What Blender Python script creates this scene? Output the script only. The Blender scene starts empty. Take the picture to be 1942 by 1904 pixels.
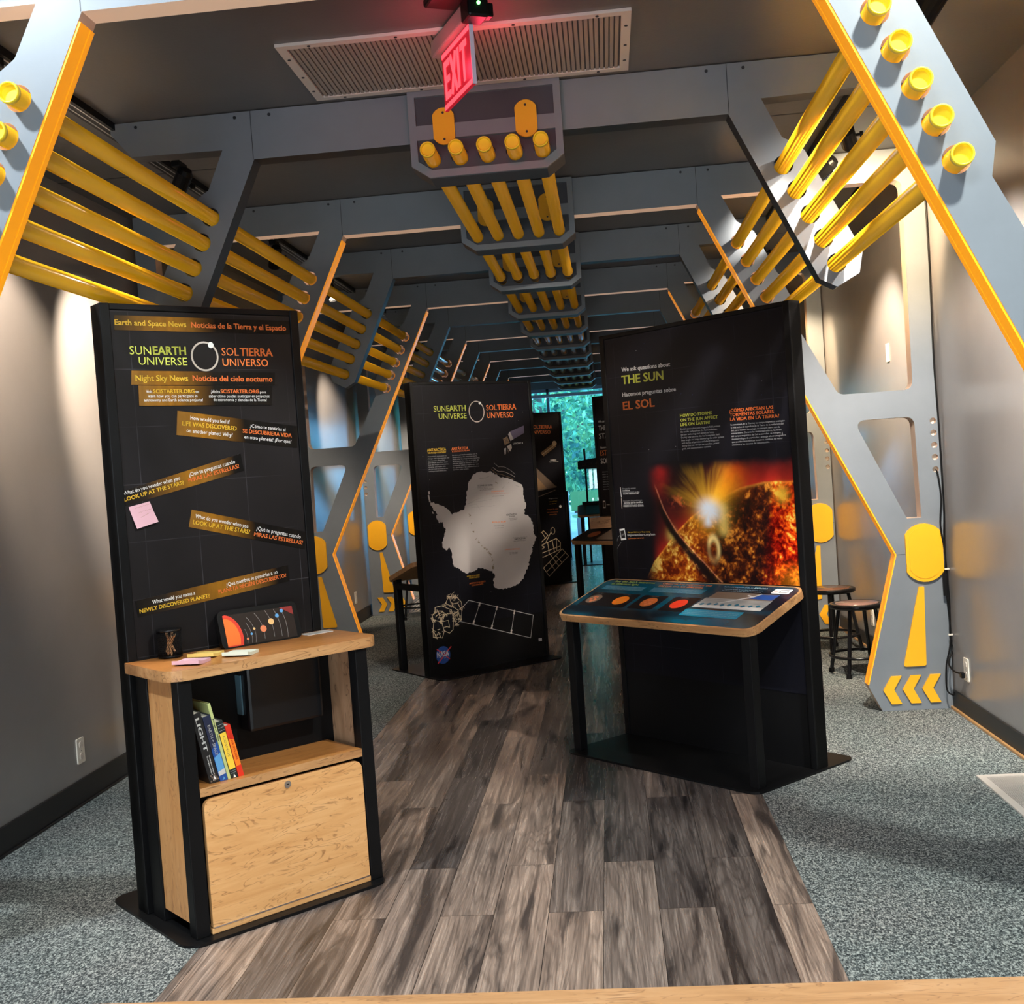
import bpy, bmesh, math, random
import numpy as np
from mathutils import Vector, Matrix

SC = bpy.context.scene
COL = SC.collection
R = math.radians
PI = math.pi

# ------------------------------------------------------------------ camera
cam_d = bpy.data.cameras.new('camera')
cam_d.sensor_fit = 'HORIZONTAL'
cam_d.sensor_width = 36.0
cam_d.lens = 36.0 * 2142.6 / 1942.0
cam_d.clip_start = 0.02
cam_d.clip_end = 200
cam = bpy.data.objects.new('camera', cam_d)
COL.objects.link(cam)
YAW, PITCH, ROLL = 0.0860, 0.0297, -0.0699
right = Vector((math.cos(YAW), math.sin(YAW), 0))
fwd = Vector((-math.sin(YAW) * math.cos(PITCH), math.cos(YAW) * math.cos(PITCH), -math.sin(PITCH)))
up = right.cross(fwd)
cr, sr = math.cos(ROLL), math.sin(ROLL)
r2 = right * cr + up * sr
u2 = up * cr - right * sr
rot = Matrix((r2, u2, -fwd)).transposed()
cam.matrix_world = Matrix.Translation((0.400, 0.0, 1.4646)) @ rot.to_4x4()
SC.camera = cam

# ------------------------------------------------------------------ world, exposure, large lights
w = bpy.data.worlds.new('world')
SC.world = w
w.use_nodes = True
w.node_tree.nodes['Background'].inputs[0].default_value = (0.24, 0.58, 1.0, 1)
w.node_tree.nodes['Background'].inputs[1].default_value = 7.0
SC.view_settings.view_transform = 'Standard'
SC.view_settings.look = 'None'
SC.view_settings.gamma = 1.0
SC.view_settings.exposure = 0.55
SC.view_settings.use_curve_mapping = False

def light(name, kind, loc, energy, color, target=None, size=0.05, angle=60, blend=0.5, parent=None, sy=None):
    d = bpy.data.lights.new(name, kind)
    d.energy = energy
    d.color = color
    if kind == 'SPOT':
        d.spot_size = R(angle); d.spot_blend = blend; d.shadow_soft_size = size
    elif kind == 'POINT':
        d.shadow_soft_size = size
    elif kind == 'AREA':
        d.shape = 'RECTANGLE'; d.size = size; d.size_y = sy or size
    o = bpy.data.objects.new(name, d)
    COL.objects.link(o)
    o.location = loc
    if target is not None:
        o.rotation_euler = (Vector(target) - Vector(loc)).to_track_quat('-Z', 'Y').to_euler()
    if parent: o.parent = parent
    return o

WARM = (1.0, 0.80, 0.60)
NEUT = (1.0, 0.90, 0.78)
COOL = (0.86, 0.95, 1.0)
# lobby ceiling lamps in front of the first arch, and an added fill light
light('lobby_downlight', 'SPOT', (1.75, 2.05, 3.75), 340, (.97, 1.0, .93), (1.3, 3.6, 0.6), 0.07, 110, 0.5)
light('lobby_downlight', 'SPOT', (-1.9, 2.05, 3.75), 260, COOL, (-1.2, 3.6, 0.6), 0.07, 110, 0.5)
light('added_front_fill', 'AREA', (0.0, -2.6, .55), 130, (.88, .95, 1.0), (0, 4.7, 3.1), 4.5, sy=1.4)  # added fill behind the camera, tilted up to brighten the arch fronts
light('lobby_ceiling_panel', 'AREA', (0.0, 0.6, 3.9), 60, COOL, (0.0, 1.2, 0), 1.2, sy=0.6)
pw = light('window_portal', 'AREA', (0, 20.75, 1.4), 1, (1, 1, 1), (0, 10, 1.4), 4.0, sy=2.8)
pw.data.cycles.is_portal = True

# ------------------------------------------------------------------ helpers
def tag(o, label=None, cat=None, group=None, kind=None):
    if label: o['label'] = label
    if cat: o['category'] = cat
    if group: o['group'] = group
    if kind: o['kind'] = kind
    return o

def empty(name, loc=(0, 0, 0), rz=0.0):
    o = bpy.data.objects.new(name, None)
    COL.objects.link(o)
    o.location = loc
    o.rotation_euler = (0, 0, rz)
    o.empty_display_size = 0.1
    return o

def thing(name, label, cat, loc=(0, 0, 0), rz=0.0, group=None):
    return tag(empty(name, loc, rz), label, cat, group)

def link(name, me, mats, parent=None, loc=None, smooth=False, kind=None):
    o = bpy.data.objects.new(name, me)
    COL.objects.link(o)
    if not isinstance(mats, (list, tuple)): mats = [mats]
    if not me.materials:
        for m in mats: me.materials.append(m)
    if parent: o.parent = parent
    if loc: o.location = loc
    if smooth: me.polygons.foreach_set('use_smooth', [True] * len(me.polygons))
    if kind: o['kind'] = kind
    return o

class MB:
    """collects simple shapes into one mesh"""
    def __init__(s): s.bm = bmesh.new(); s.sm = False
    def box(s, x0, x1, y0, y1, z0, z1, bev=0.0, mat=0):
        geo = bmesh.ops.create_cube(s.bm, size=1.0)
        vs = geo['verts']
        for v in vs:
            v.co = Vector((x0 + (v.co.x + .5) * (x1 - x0), y0 + (v.co.y + .5) * (y1 - y0), z0 + (v.co.z + .5) * (z1 - z0)))
        fs = set(f for v in vs for f in v.link_faces)
        for f in fs: f.material_index = mat
        if bev > 0:
            es = set(e for v in vs for e in v.link_edges)
            bmesh.ops.bevel(s.bm, geom=list(es), offset=bev, segments=2, affect='EDGES', profile=0.5)
        return s
    def cyl(s, p0, p1, r0, r1=None, seg=16, mat=0, cap=True):
        r1 = r0 if r1 is None else r1
        p0, p1 = Vector(p0), Vector(p1)
        d = p1 - p0
        q = d.to_track_quat('Z', 'Y').to_matrix().to_4x4()
        M = Matrix.Translation((p0 + p1) / 2) @ q
        g = bmesh.ops.create_cone(s.bm, cap_ends=cap, segments=seg, radius1=r0, radius2=r1, depth=d.length, matrix=M)
        for v in g['verts']:
            for f in v.link_faces: f.material_index = mat
        return s
    def sphere(s, c, r, seg=16, mat=0, scale=(1, 1, 1)):
        M = Matrix.Translation(c) @ Matrix.Diagonal((scale[0], scale[1], scale[2], 1))
        g = bmesh.ops.create_uvsphere(s.bm, u_segments=seg, v_segments=max(6, seg // 2), radius=r, matrix=M)
        for v in g['verts']:
            for f in v.link_faces: f.material_index = mat
        return s
    def prism(s, pts, axis, a0, a1, mat=0):
        """closed polygon extruded; axis 'y': pts are (x,z); 'x': pts are (y,z); 'z': pts are (x,y)"""
        def P(p, a):
            return {'y': (p[0], a, p[1]), 'x': (a, p[0], p[1]), 'z': (p[0], p[1], a)}[axis]
        lo = [s.bm.verts.new(P(p, a0)) for p in pts]
        hi = [s.bm.verts.new(P(p, a1)) for p in pts]
        n = len(pts)
        fs = [s.bm.faces.new(lo), s.bm.faces.new(hi[::-1])]
        for i in range(n):
            j = (i + 1) % n
            fs.append(s.bm.faces.new((lo[i], hi[i], hi[j], lo[j])))
        for f in fs: f.material_index = mat
        return s
    def tube(s, pts, r, seg=8, closed=False, mat=0):
        pts = [Vector(p) for p in pts]
        n = len(pts)
        rings = []
        prev = None
        for i, p in enumerate(pts):
            if closed: t = pts[(i + 1) % n] - pts[i - 1]
            else: t = pts[min(i + 1, n - 1)] - pts[max(i - 1, 0)]
            t.normalize()
            if prev is None:
                a = Vector((0, 0, 1)) if abs(t.z) < .9 else Vector((1, 0, 0))
                nrm = t.cross(a).normalized()
            else:
                nrm = (prev - t * prev.dot(t)).normalized()
            prev = nrm
            b = t.cross(nrm)
            rings.append([s.bm.verts.new(p + (nrm * math.cos(2 * PI * k / seg) + b * math.sin(2 * PI * k / seg)) * r) for k in range(seg)])
        m = n if closed else n - 1
        for i in range(m):
            A, B = rings[i], rings[(i + 1) % n]
            for k in range(seg):
                f = s.bm.faces.new((A[k], A[(k + 1) % seg], B[(k + 1) % seg], B[k])); f.material_index = mat; f.smooth = True
        if not closed:
            for Rg in (rings[0][::-1], rings[-1]):
                f = s.bm.faces.new(Rg); f.material_index = mat
        return s
    def lathe(s, prof, origin=(0, 0, 0), axis='z', seg=24, mat=0):
        """profile of (radius, height)"""
        o = Vector(origin)
        rings = []
        for r, h in prof:
            ring = []
            for k in range(seg):
                a = 2 * PI * k / seg
                c, d = math.cos(a) * r, math.sin(a) * r
                p = (c, d, h) if axis == 'z' else (c, h, d)
                ring.append(s.bm.verts.new(o + Vector(p)))
            rings.append(ring)
        for A, B in zip(rings, rings[1:]):
            for k in range(seg):
                f = s.bm.faces.new((A[k], A[(k + 1) % seg], B[(k + 1) % seg], B[k])); f.material_index = mat; f.smooth = True
        for Rg, h in ((rings[0], prof[0]), (rings[-1], prof[-1])):
            if h[0] > 1e-5:
                f = s.bm.faces.new(Rg); f.material_index = mat
        return s
    def build(s, name, mats, parent=None, loc=None, smooth=False, kind=None, M=None):
        if M is not None: s.bm.transform(M)
        bmesh.ops.remove_doubles(s.bm, verts=s.bm.verts, dist=1e-6)
        bmesh.ops.recalc_face_normals(s.bm, faces=s.bm.faces)
        me = bpy.data.meshes.new(name)
        s.bm.to_mesh(me); s.bm.free()
        return link(name, me, mats, parent, loc, smooth, kind)

def rrect(x0, x1, z0, z1, r, seg=5, corners=(1, 1, 1, 1)):
    """rounded rectangle outline; corners bl, br, tr, tl"""
    out = []
    cs = [(x0, z0, PI, 1.5 * PI), (x1, z0, 1.5 * PI, 2 * PI), (x1, z1, 0, PI / 2), (x0, z1, PI / 2, PI)]
    for i, (cx, cz, a0, a1) in enumerate(cs):
        if not corners[i] or r <= 0:
            out.append((cx, cz)); continue
        ox = cx + (r if cx == x0 else -r); oz = cz + (r if cz == z0 else -r)
        for k in range(seg + 1):
            a = a0 + (a1 - a0) * k / seg
            out.append((ox + r * math.cos(a), oz + r * math.sin(a)))
    return out

def fillet(pts, radii, seg=5):
    """rounds the corners of a polygon"""
    out = []
    n = len(pts)
    for i, p in enumerate(pts):
        r = radii[i] if isinstance(radii, (list, tuple)) else radii
        p = Vector(p)
        if r <= 0: out.append(tuple(p)); continue
        a = Vector(pts[i - 1]) - p; b = Vector(pts[(i + 1) % n]) - p
        la, lb = a.length, b.length
        a /= la; b /= lb
        ang = a.angle(b)
        t = min(r / math.tan(ang / 2), la * .49, lb * .49)
        p0, p1 = p + a * t, p + b * t
        for k in range(seg + 1):
            f = k / seg
            q = p0 * (1 - f) ** 2 + p * 2 * f * (1 - f) + p1 * f * f
            out.append(tuple(q))
    return out

def circle(cx, cz, r, n=20):
    return [(cx + r * math.cos(2 * PI * k / n), cz + r * math.sin(2 * PI * k / n)) for k in range(n)]

def plate_mesh(outlines, y0, y1, plane='xz'):
    """flat plate with holes; outlines = list of closed outlines, inner ones cut holes"""
    cu = bpy.data.curves.new('c', 'CURVE')
    cu.dimensions = '2D'; cu.fill_mode = 'BOTH'
    cu.extrude = abs(y1 - y0) / 2
    for pts in outlines:
        sp = cu.splines.new('POLY')
        sp.points.add(len(pts) - 1)
        for q, p in zip(sp.points, pts): q.co = (p[0], p[1], 0, 1)
        sp.use_cyclic_u = True
    ob = bpy.data.objects.new('tmp', cu)
    me = bpy.data.meshes.new_from_object(ob)
    bpy.data.objects.remove(ob); bpy.data.curves.remove(cu)
    bm = bmesh.new(); bm.from_mesh(me); bpy.data.meshes.remove(me)
    bmesh.ops.remove_doubles(bm, verts=bm.verts, dist=1e-5)
    yc = (y0 + y1) / 2
    for v in bm.verts:
        x, z, d = v.co
        v.co = (x, yc - d, z) if plane == 'xz' else (x, z, yc + d)
    bmesh.ops.recalc_face_normals(bm, faces=bm.faces)
    me = bpy.data.meshes.new('plate'); bm.to_mesh(me); bm.free()
    me.materials.clear()
    for p in me.polygons: p.use_smooth = False
    return me

def side_slots(me, axis=1):
    """faces that are not on the plate's front or back use slot 1"""
    for p in me.polygons:
        p.material_index = 0 if abs(p.normal[axis]) > .7 else 1

# ------------------------------------------------------------------ flat printing (text and drawings)
_txt_cache = {}
def text_geo(body, bold):
    key = body
    if key in _txt_cache: return _txt_cache[key]
    cu = bpy.data.curves.new('t', 'FONT')
    cu.body = body; cu.size = 1.0; cu.resolution_u = 2
    ob = bpy.data.objects.new('tmp', cu)
    me = bpy.data.meshes.new_from_object(ob)
    bpy.data.objects.remove(ob)
    vs = [tuple(v.co) for v in me.vertices]; fs = [tuple(p.vertices) for p in me.polygons]
    bpy.data.meshes.remove(me); bpy.data.curves.remove(cu)
    _txt_cache[key] = (vs, fs)
    return vs, fs
_hv = text_geo('H', 0)[0]
CAPH = max(v[1] for v in _hv)

class Print:
    """thin printing on a face: coordinates (u, z), pushed out by small steps towards -v"""
    def __init__(s): s.V = []; s.F = []; s.M = []; s.keys = []
    def mi(s, key):
        if key not in s.keys: s.keys.append(key)
        return s.keys.index(key)
    def poly(s, pts, key, d=0.0):
        b = len(s.V); s.V += [(p[0], -d, p[1]) for p in pts]
        s.F.append(tuple(range(b, b + len(pts)))); s.M.append(s.mi(key))
    def disc(s, c, r, key, d=0.0, rz=None, n=24):
        rz = rz or r
        s.poly([(c[0] + r * math.cos(2 * PI * k / n), c[1] + rz * math.sin(2 * PI * k / n)) for k in range(n)], key, d)
    def ribbon(s, pts, wd, key, d=0.0, closed=False):
        pts = [Vector(p) for p in pts]
        n = len(pts)
        for i in range(n if closed else n - 1):
            a, b = pts[i], pts[(i + 1) % n]
            t = b - a
            if t.length < 1e-6: continue
            t.normalize(); q = Vector((-t.y, t.x)) * wd / 2; e = t * wd * .35
            s.poly([a - e - q, b + e - q, b + e + q, a - e + q], key, d)
    def ring(s, c, r, wd, key, d=0.0, rz=None, n=40):
        rz = rz or r
        s.ribbon([(c[0] + r * math.cos(2 * PI * k / n), c[1] + rz * math.sin(2 * PI * k / n)) for k in range(n)], wd, key, d, True)
    def text(s, body, u0, z0, u1, z1, cap, key, bold=0, d=0.0):
        vs, fs = text_geo(body, bold)
        if not vs: return
        x0 = min(v[0] for v in vs); x1 = max(v[0] for v in vs)
        A = Vector((u1 - u0, z1 - z0)); L = A.length; A /= L
        Pn = Vector((-A.y, A.x))
        sx = L / (x1 - x0); sy = cap / CAPH
        # heavier strokes: the same letters laid down a few times, shifted by a fraction of a stroke
        steps = ((-.028, -.012), (.028, -.012), (-.028, .012), (.028, .012)) if bold else ((0, 0),)
        for ox, oy in steps:
            b = len(s.V)
            for v in vs:
                q = Vector((u0, z0)) + A * (v[0] - x0 + ox) * sx + Pn * (v[1] + oy) * sy
                s.V.append((q.x, -d, q.y))
            for f in fs: s.F.append(tuple(b + i for i in f)); s.M.append(s.mi(key))
    def texts(s, items, d=0.0):
        for t in items: s.text(*t, d=d)
    def build(s, name, parent, v=0.0, M=None):
        me = bpy.data.meshes.new(name)
        vs = [(p[0], v + p[1], p[2]) for p in s.V]
        if M is not None: vs = [tuple(M @ Vector(p)) for p in vs]
        me.from_pydata(vs, [], s.F)
        for k in s.keys: me.materials.append(INK[k])
        me.polygons.foreach_set('material_index', s.M)
        me.update()
        o = bpy.data.objects.new(name, me); COL.objects.link(o)
        o.parent = parent
        return o

# ------------------------------------------------------------------ materials
def mat(name, col, rough=0.5, metal=0.0, spec=0.5, coat=0.0, emit=None, estr=0.0):
    m = bpy.data.materials.new(name); m.use_nodes = True
    b = m.node_tree.nodes['Principled BSDF']
    b.inputs['Base Color'].default_value = (*col, 1)
    b.inputs['Roughness'].default_value = rough
    b.inputs['Metallic'].default_value = metal
    b.inputs['Specular IOR Level'].default_value = spec
    b.inputs['Coat Weight'].default_value = coat
    if emit:
        b.inputs['Emission Color'].default_value = (*emit, 1); b.inputs['Emission Strength'].default_value = estr
    return m

class NT:
    """short-hand node builder"""
    def __init__(s, m): s.nt = m.node_tree; s.b = s.nt.nodes['Principled BSDF']
    def n(s, t, **kw):
        x = s.nt.nodes.new(t)
        for k, v in kw.items(): setattr(x, k, v)
        return x
    def l(s, a, b): s.nt.links.new(a, b)
    def ramp(s, fac, stops):
        r = s.n('ShaderNodeValToRGB'); e = r.color_ramp.elements
        while len(e) < len(stops): e.new(.5)
        for q, (p, c) in zip(e, stops): q.position = p; q.color = (*c, 1)
        s.l(fac, r.inputs[0]); return r.outputs[0]
    def coord(s, kind='Object', scale=(1, 1, 1), rot=(0, 0, 0), loc=(0, 0, 0)):
        t = s.n('ShaderNodeTexCoord'); m = s.n('ShaderNodeMapping')
        m.inputs['Scale'].default_value = scale; m.inputs['Rotation'].default_value = rot; m.inputs['Location'].default_value = loc
        s.l(t.outputs[kind], m.inputs[0]); return m.outputs[0]
    def noise(s, vec, scale=5, detail=4, rough=.5, dist=0.0):
        x = s.n('ShaderNodeTexNoise'); x.inputs['Scale'].default_value = scale; x.inputs['Detail'].default_value = detail
        x.inputs['Roughness'].default_value = rough; x.inputs['Distortion'].default_value = dist
        if vec is not None: s.l(vec, x.inputs['Vector'])
        return x.outputs['Fac']
    def mix(s, fac, a, b, blend='MIX'):
        x = s.n('ShaderNodeMix', data_type='RGBA', blend_type=blend)
        for inp, val in ((x.inputs[0], fac), (x.inputs[6], a), (x.inputs[7], b)):
            if hasattr(val, 'is_linked'): s.l(val, inp)
            elif isinstance(val, (int, float)): inp.default_value = val
            else: inp.default_value = (*val, 1)
        return x.outputs[2]
    def math(s, op, a, b=0.0):
        x = s.n('ShaderNodeMath', operation=op)
        for inp, val in ((x.inputs[0], a), (x.inputs[1], b)):
            if hasattr(val, 'is_linked'): s.l(val, inp)
            else: inp.default_value = val
        return x.outputs[0]
    def bump(s, h, st=.2, dist=.01):
        x = s.n('ShaderNodeBump'); x.inputs['Strength'].default_value = st; x.inputs['Distance'].default_value = dist
        s.l(h, x.inputs['Height']); s.l(x.outputs[0], s.b.inputs['Normal'])
    def base(s, c): s.l(c, s.b.inputs['Base Color'])

def paint(name, col, var=.12, rough=.45, bump=.08, scale=60, spec=.5):
    m = mat(name, col, rough, spec=spec); t = NT(m)
    v = t.coord()
    f = t.noise(v, 2.2, 5, .6)
    lo = tuple(c * (1 - var) for c in col); hi = tuple(min(1, c * (1 + var)) for c in col)
    t.base(t.ramp(f, [(.3, lo), (.7, hi)]))
    if bump: t.bump(t.noise(v, scale, 2), bump, .004)
    return m

M_ARCH = paint('arch_grey_paint', (.175, .198, .225), .10, .42, .04, 90)
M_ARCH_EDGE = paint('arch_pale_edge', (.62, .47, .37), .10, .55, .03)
M_ARCH_DARK = paint('arch_black_edge', (.016, .018, .022), .15, .45, .03)
M_RECESS = paint('recess_dark_grey', (.045, .05, .062), .10, .5, .03)
M_YEL = paint('yellow_plastic', (.90, .44, .012), .05, .38, .02)
M_YELEDGE = paint('amber_edge_strip', (1.0, .40, .010), .10, .35, .03, 30)
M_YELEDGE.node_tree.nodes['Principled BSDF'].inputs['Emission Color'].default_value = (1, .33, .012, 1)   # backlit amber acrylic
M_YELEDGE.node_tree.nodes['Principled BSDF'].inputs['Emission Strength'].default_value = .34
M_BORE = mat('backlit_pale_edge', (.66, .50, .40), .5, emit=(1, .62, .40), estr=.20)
M_TUBE = paint('amber_tube', (.70, .345, .010), .0, .20, .0)
M_TUBE.node_tree.nodes['Principled BSDF'].inputs['Coat Weight'].default_value = .45
M_CAP = mat('yellow_tube_cap', (.92, .66, .02), .4)
M_WALL = paint('wall_grey_paint', (.235, .225, .222), .05, .23, .08, 170, .7)
M_CEIL = paint('ceiling_grey_paint', (.105, .102, .102), .08, .42, .10, 60)
M_LOBBY = paint('lobby_paint', (.30, .30, .30), .05, .6, .05)
M_BLK = paint('black_metal', (.0055, .0055, .006), .2, .38, .03, 120, .16)
M_BLKG = mat('black_gloss_metal', (.006, .006, .007), .22, spec=.4)
M_BASEB = mat('black_rubber_baseboard', (.010, .010, .011), .5)
M_WHITE = mat('white_plastic', (.72, .68, .60), .4)
M_CHROME = mat('chrome', (.75, .75, .75), .15, 1.0)
M_FRAMEW = paint('off_white_metal', (.58, .53, .48), .05, .45, .02)
M_RAIL = mat('rail_silver', (.55, .55, .56), .35, .7)

def wood(name, cols, axis='x', scale=1.0, rough=.38, figure=True):
    m = mat(name, cols[0], rough); t = NT(m)
    sc = {'x': (2.2, 18, 18), 'z': (18, 18, 2.2), 'y': (18, 2.2, 18)}[axis]
    v = t.coord(scale=tuple(a * scale for a in sc))
    f = t.noise(v, 1.0, 6, .62, 1.6)
    base = t.ramp(f, [(.25, cols[1]), (.5, cols[0]), (.75, cols[2])])
    if figure:
        sc2 = {'x': (9, 40, 40), 'z': (40, 40, 9), 'y': (40, 9, 40)}[axis]
        v2 = t.coord(scale=tuple(a * scale * .8 for a in sc2))
        g = t.noise(v2, .55, 2, .45, 2.6)
        ln = t.math('ABSOLUTE', t.math('SUBTRACT', t.math('FRACT', t.math('MULTIPLY', g, 5.0)), .5))
        msk = t.noise(v2, .8, 2, .5, .5)
        thin = t.math('MULTIPLY', t.ramp(ln, [(.0, (1, 1, 1)), (.12, (0, 0, 0))]), t.ramp(msk, [(.42, (0, 0, 0)), (.56, (.85, .85, .85))]))
        base = t.mix(thin, base, cols[3])
    t.base(base)
    return m
M_MAPLE = wood('maple_veneer', [(.70, .37, .145), (.60, .29, .10), (.78, .45, .20), (.30, .13, .045)], 'x')
M_MAPLEV = wood('maple_veneer_upright', [(.60, .30, .11), (.52, .24, .08), (.66, .36, .15), (.36, .15, .05)], 'z')
M_OAKTOP = wood('warm_table_top', [(.43, .175, .046), (.35, .13, .032), (.50, .225, .065), (.22, .085, .025)], 'x', 1.2, .30)
M_PLY = wood('plywood_edge', [(.47, .24, .095), (.34, .15, .055), (.58, .33, .15), (.16, .07, .025)], 'x', .9, .45)
M_SPALT = wood('figured_side_panel', [(.42, .26, .15), (.33, .19, .105), (.50, .32, .20), (.10, .05, .03)], 'z', .8, .42)
M_THRESH = wood('threshold_oak', [(.56, .31, .145), (.44, .23, .10), (.64, .38, .20), (.30, .15, .07)], 'x', .8, .45)

# plank floor: boards run along y
M_PLANK = mat('grey_brown_planks', (.2, .17, .15), .36); t = NT(M_PLANK)
v = t.coord(rot=(0, 0, PI / 2), loc=(0, .07, 0))
br = t.n('ShaderNodeTexBrick'); br.offset = .37; br.offset_frequency = 2; br.squash = 1.0
br.inputs['Scale'].default_value = 1.0; br.inputs['Mortar Size'].default_value = .0012; br.inputs['Mortar Smooth'].default_value = .1
br.inputs['Brick Width'].default_value = 1.22; br.inputs['Row Height'].default_value = .181
br.inputs['Color1'].default_value = (0, 0, 0, 1); br.inputs['Color2'].default_value = (1, 1, 1, 1); br.inputs['Mortar'].default_value = (.5, .5, .5, 1)
t.l(v, br.inputs['Vector'])
rnd = t.n('ShaderNodeRGBToBW'); t.l(br.outputs['Color'], rnd.inputs[0])
off = t.n('ShaderNodeCombineXYZ'); t.l(t.math('MULTIPLY', rnd.outputs[0], 37.0), off.inputs[0]); t.l(t.math('MULTIPLY', rnd.outputs[0], 91.0), off.inputs[1])
def shifted(scale):
    add = t.n('ShaderNodeVectorMath', operation='ADD'); t.l(t.coord(scale=scale), add.inputs[0]); t.l(off.outputs[0], add.inputs[1]); return add.outputs[0]
grain = t.math('ADD', t.math('MULTIPLY', t.noise(shifted((46, 1.5, 1)), 1.0, 6, .66, .5), .62), t.math('MULTIPLY', t.noise(shifted((190, 4.5, 1)), 1.0, 3, .6, .2), .38))
broad = t.noise(shifted((9, .9, 1)), 1.0, 5, .6, 1.2)
ctr = t.noise(shifted((6.5, .55, 1)), 1.0, 3, .40, .25)
rip = t.math('ABSOLUTE', t.math('SUBTRACT', t.math('FRACT', t.math('MULTIPLY', ctr, 24.0)), .5))
c1 = t.ramp(grain, [(.30, (.050, .040, .035)), (.50, (.235, .190, .165)), (.70, (.50, .42, .365))])
c2 = t.mix(t.ramp(broad, [(.36, (.90, .90, .90)), (.49, (.0, .0, .0))]), c1, (.035, .030, .030))
c3 = t.mix(t.ramp(rip, [(.0, (.42, .42, .42)), (.22, (.0, .0, .0))]), c2, (.045, .036, .033))
tint = t.ramp(rnd.outputs[0], [(.0, (.30, .31, .34)), (.45, (.92, .88, .86)), (1.0, (1.35, 1.22, 1.12))])
c4 = t.mix(1.0, c3, tint, 'MULTIPLY')
t.base(t.mix(br.outputs['Fac'], c4, (.02, .016, .014)))
t.l(t.ramp(grain, [(.3, (.36, .36, .36)), (.7, (.22, .22, .22))]), t.b.inputs['Roughness'])
t.bump(grain, .12, .003)

# carpet
M_CARPET = mat('speckled_grey_carpet', (.2, .2, .2), .95, spec=.1); t = NT(M_CARPET)
v = t.coord()
f1 = t.noise(t.coord(scale=(1.0, .55, 1)), 210, 2, .6)
f2 = t.noise(v, 70, 2, .6)
f3 = t.noise(v, 1.4, 3, .5)
ff = t.math('ADD', t.math('MULTIPLY', f1, .72), t.math('MULTIPLY', f2, .28))
cc = t.ramp(ff, [(.38, (.022, .026, .028)), (.5, (.120, .130, .130)), (.62, (.43, .44, .415))])
t.base(t.mix(t.ramp(f3, [(.35, (0, 0, 0)), (.65, (.5, .5, .5))]), cc, t.mix(1.0, cc, (.78, .98, 1.0), 'MULTIPLY')))
t.bump(f1, .5, .006)

# exhibit panel faces: near-black with a faint printed grid and specks
def panel_mat(name, col, line, step=.20):
    m = mat(name, col, .34, spec=.18); t = NT(m)
    g = t.n('ShaderNodeTexCoord'); s = t.n('ShaderNodeSeparateXYZ'); t.l(g.outputs['Object'], s.inputs[0])
    def ln(o):
        a = t.math('FRACT', t.math('MULTIPLY', o, 1 / step)); a = t.math('ABSOLUTE', t.math('SUBTRACT', a, .5)); return t.math('LESS_THAN', a, .007)
    mk = t.math('MAXIMUM', ln(s.outputs[0]), ln(s.outputs[2]))
    fade = t.noise(g.outputs['Object'], 2.3, 3)
    mk = t.math('MULTIPLY', mk, t.ramp(fade, [(.42, (0, 0, 0)), (.6, (1, 1, 1))]))
    cl = t.ramp(t.noise(g.outputs['Object'], 1.6, 4), [(.35, tuple(c * .7 for c in col)), (.65, tuple(c * 1.25 for c in col))])
    t.base(t.mix(mk, cl, line))
    return m
M_FACE_L = panel_mat('news_panel_face', (.0130, .0115, .0122), (.040, .038, .042))
M_FACE = panel_mat('space_panel_face', (.0055, .0058, .0095), (.022, .024, .034))

def strip_mat(name, stops):
    m = mat(name, (.1, .06, .01), .4, spec=.15); t = NT(m)
    g = t.n('ShaderNodeTexCoord'); s = t.n('ShaderNodeSeparateXYZ'); t.l(g.outputs['Generated'], s.inputs[0])
    c = t.ramp(s.outputs[0], stops)
    n_ = t.noise(t.coord(scale=(30, 1, 8)), 1.0, 4)
    t.base(t.mix(t.ramp(n_, [(.4, (.0, .0, .0)), (.75, (.35, .35, .35))]), c, (.02, .014, .008)))
    return m
GOLD = (.29, .125, .010); BK = (.004, .0035, .0035)
M_STRIP_A = strip_mat('strip_gold_left', [(.0, (.22, .105, .018)), (.22, GOLD), (.55, BK), (1, BK)])
M_STRIP_B = strip_mat('strip_gold_middle', [(.0, BK), (.18, (.02, .014, .01)), (.55, GOLD), (.72, (.22, .10, .016)), (.92, BK)])

INKC = {'yel': (.88, .58, .05), 'org': (.90, .235, .055), 'wht': (.80, .80, .78), 'grn': (.62, .66, .10), 'gry': (.40, .41, .43),
        'drk': (.07, .065, .065), 'rdk': (.55, .13, .07), 'ice': (.50, .465, .455), 'cream': (.72, .60, .40), 'nblue': (.012, .07, .30),
        'nred': (.70, .03, .035), 'purple': (.13, .11, .19), 'rock': (.22, .17, .11), 'teal': (.0, .115, .19), 'tealb': (.0, .20, .32), 'blk': (.006, .006, .008), 'suno': (.92, .22, .015),
        'suny': (.80, .26, .03), 'sunr': (.62, .045, .02), 'sund': (.55, .14, .03), 'greyp': (.30, .30, .29), 'palep': (.55, .54, .52), 'brown': (.16, .115, .085), 'dust': (.30, .19, .10),
        'pale': (.62, .55, .48), 'blue': (.10, .32, .62), 'planet': (.70, .20, .08), 'planety': (.72, .45, .18), 'sunred': (.68, .03, .008), 'sunor': (.85, .16, .012), 'handg': (.14, .14, .14), 'redglow': (.22, .012, .01)}
INK = {k: mat('print_' + k, c, .4) for k, c in INKC.items()}

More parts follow.
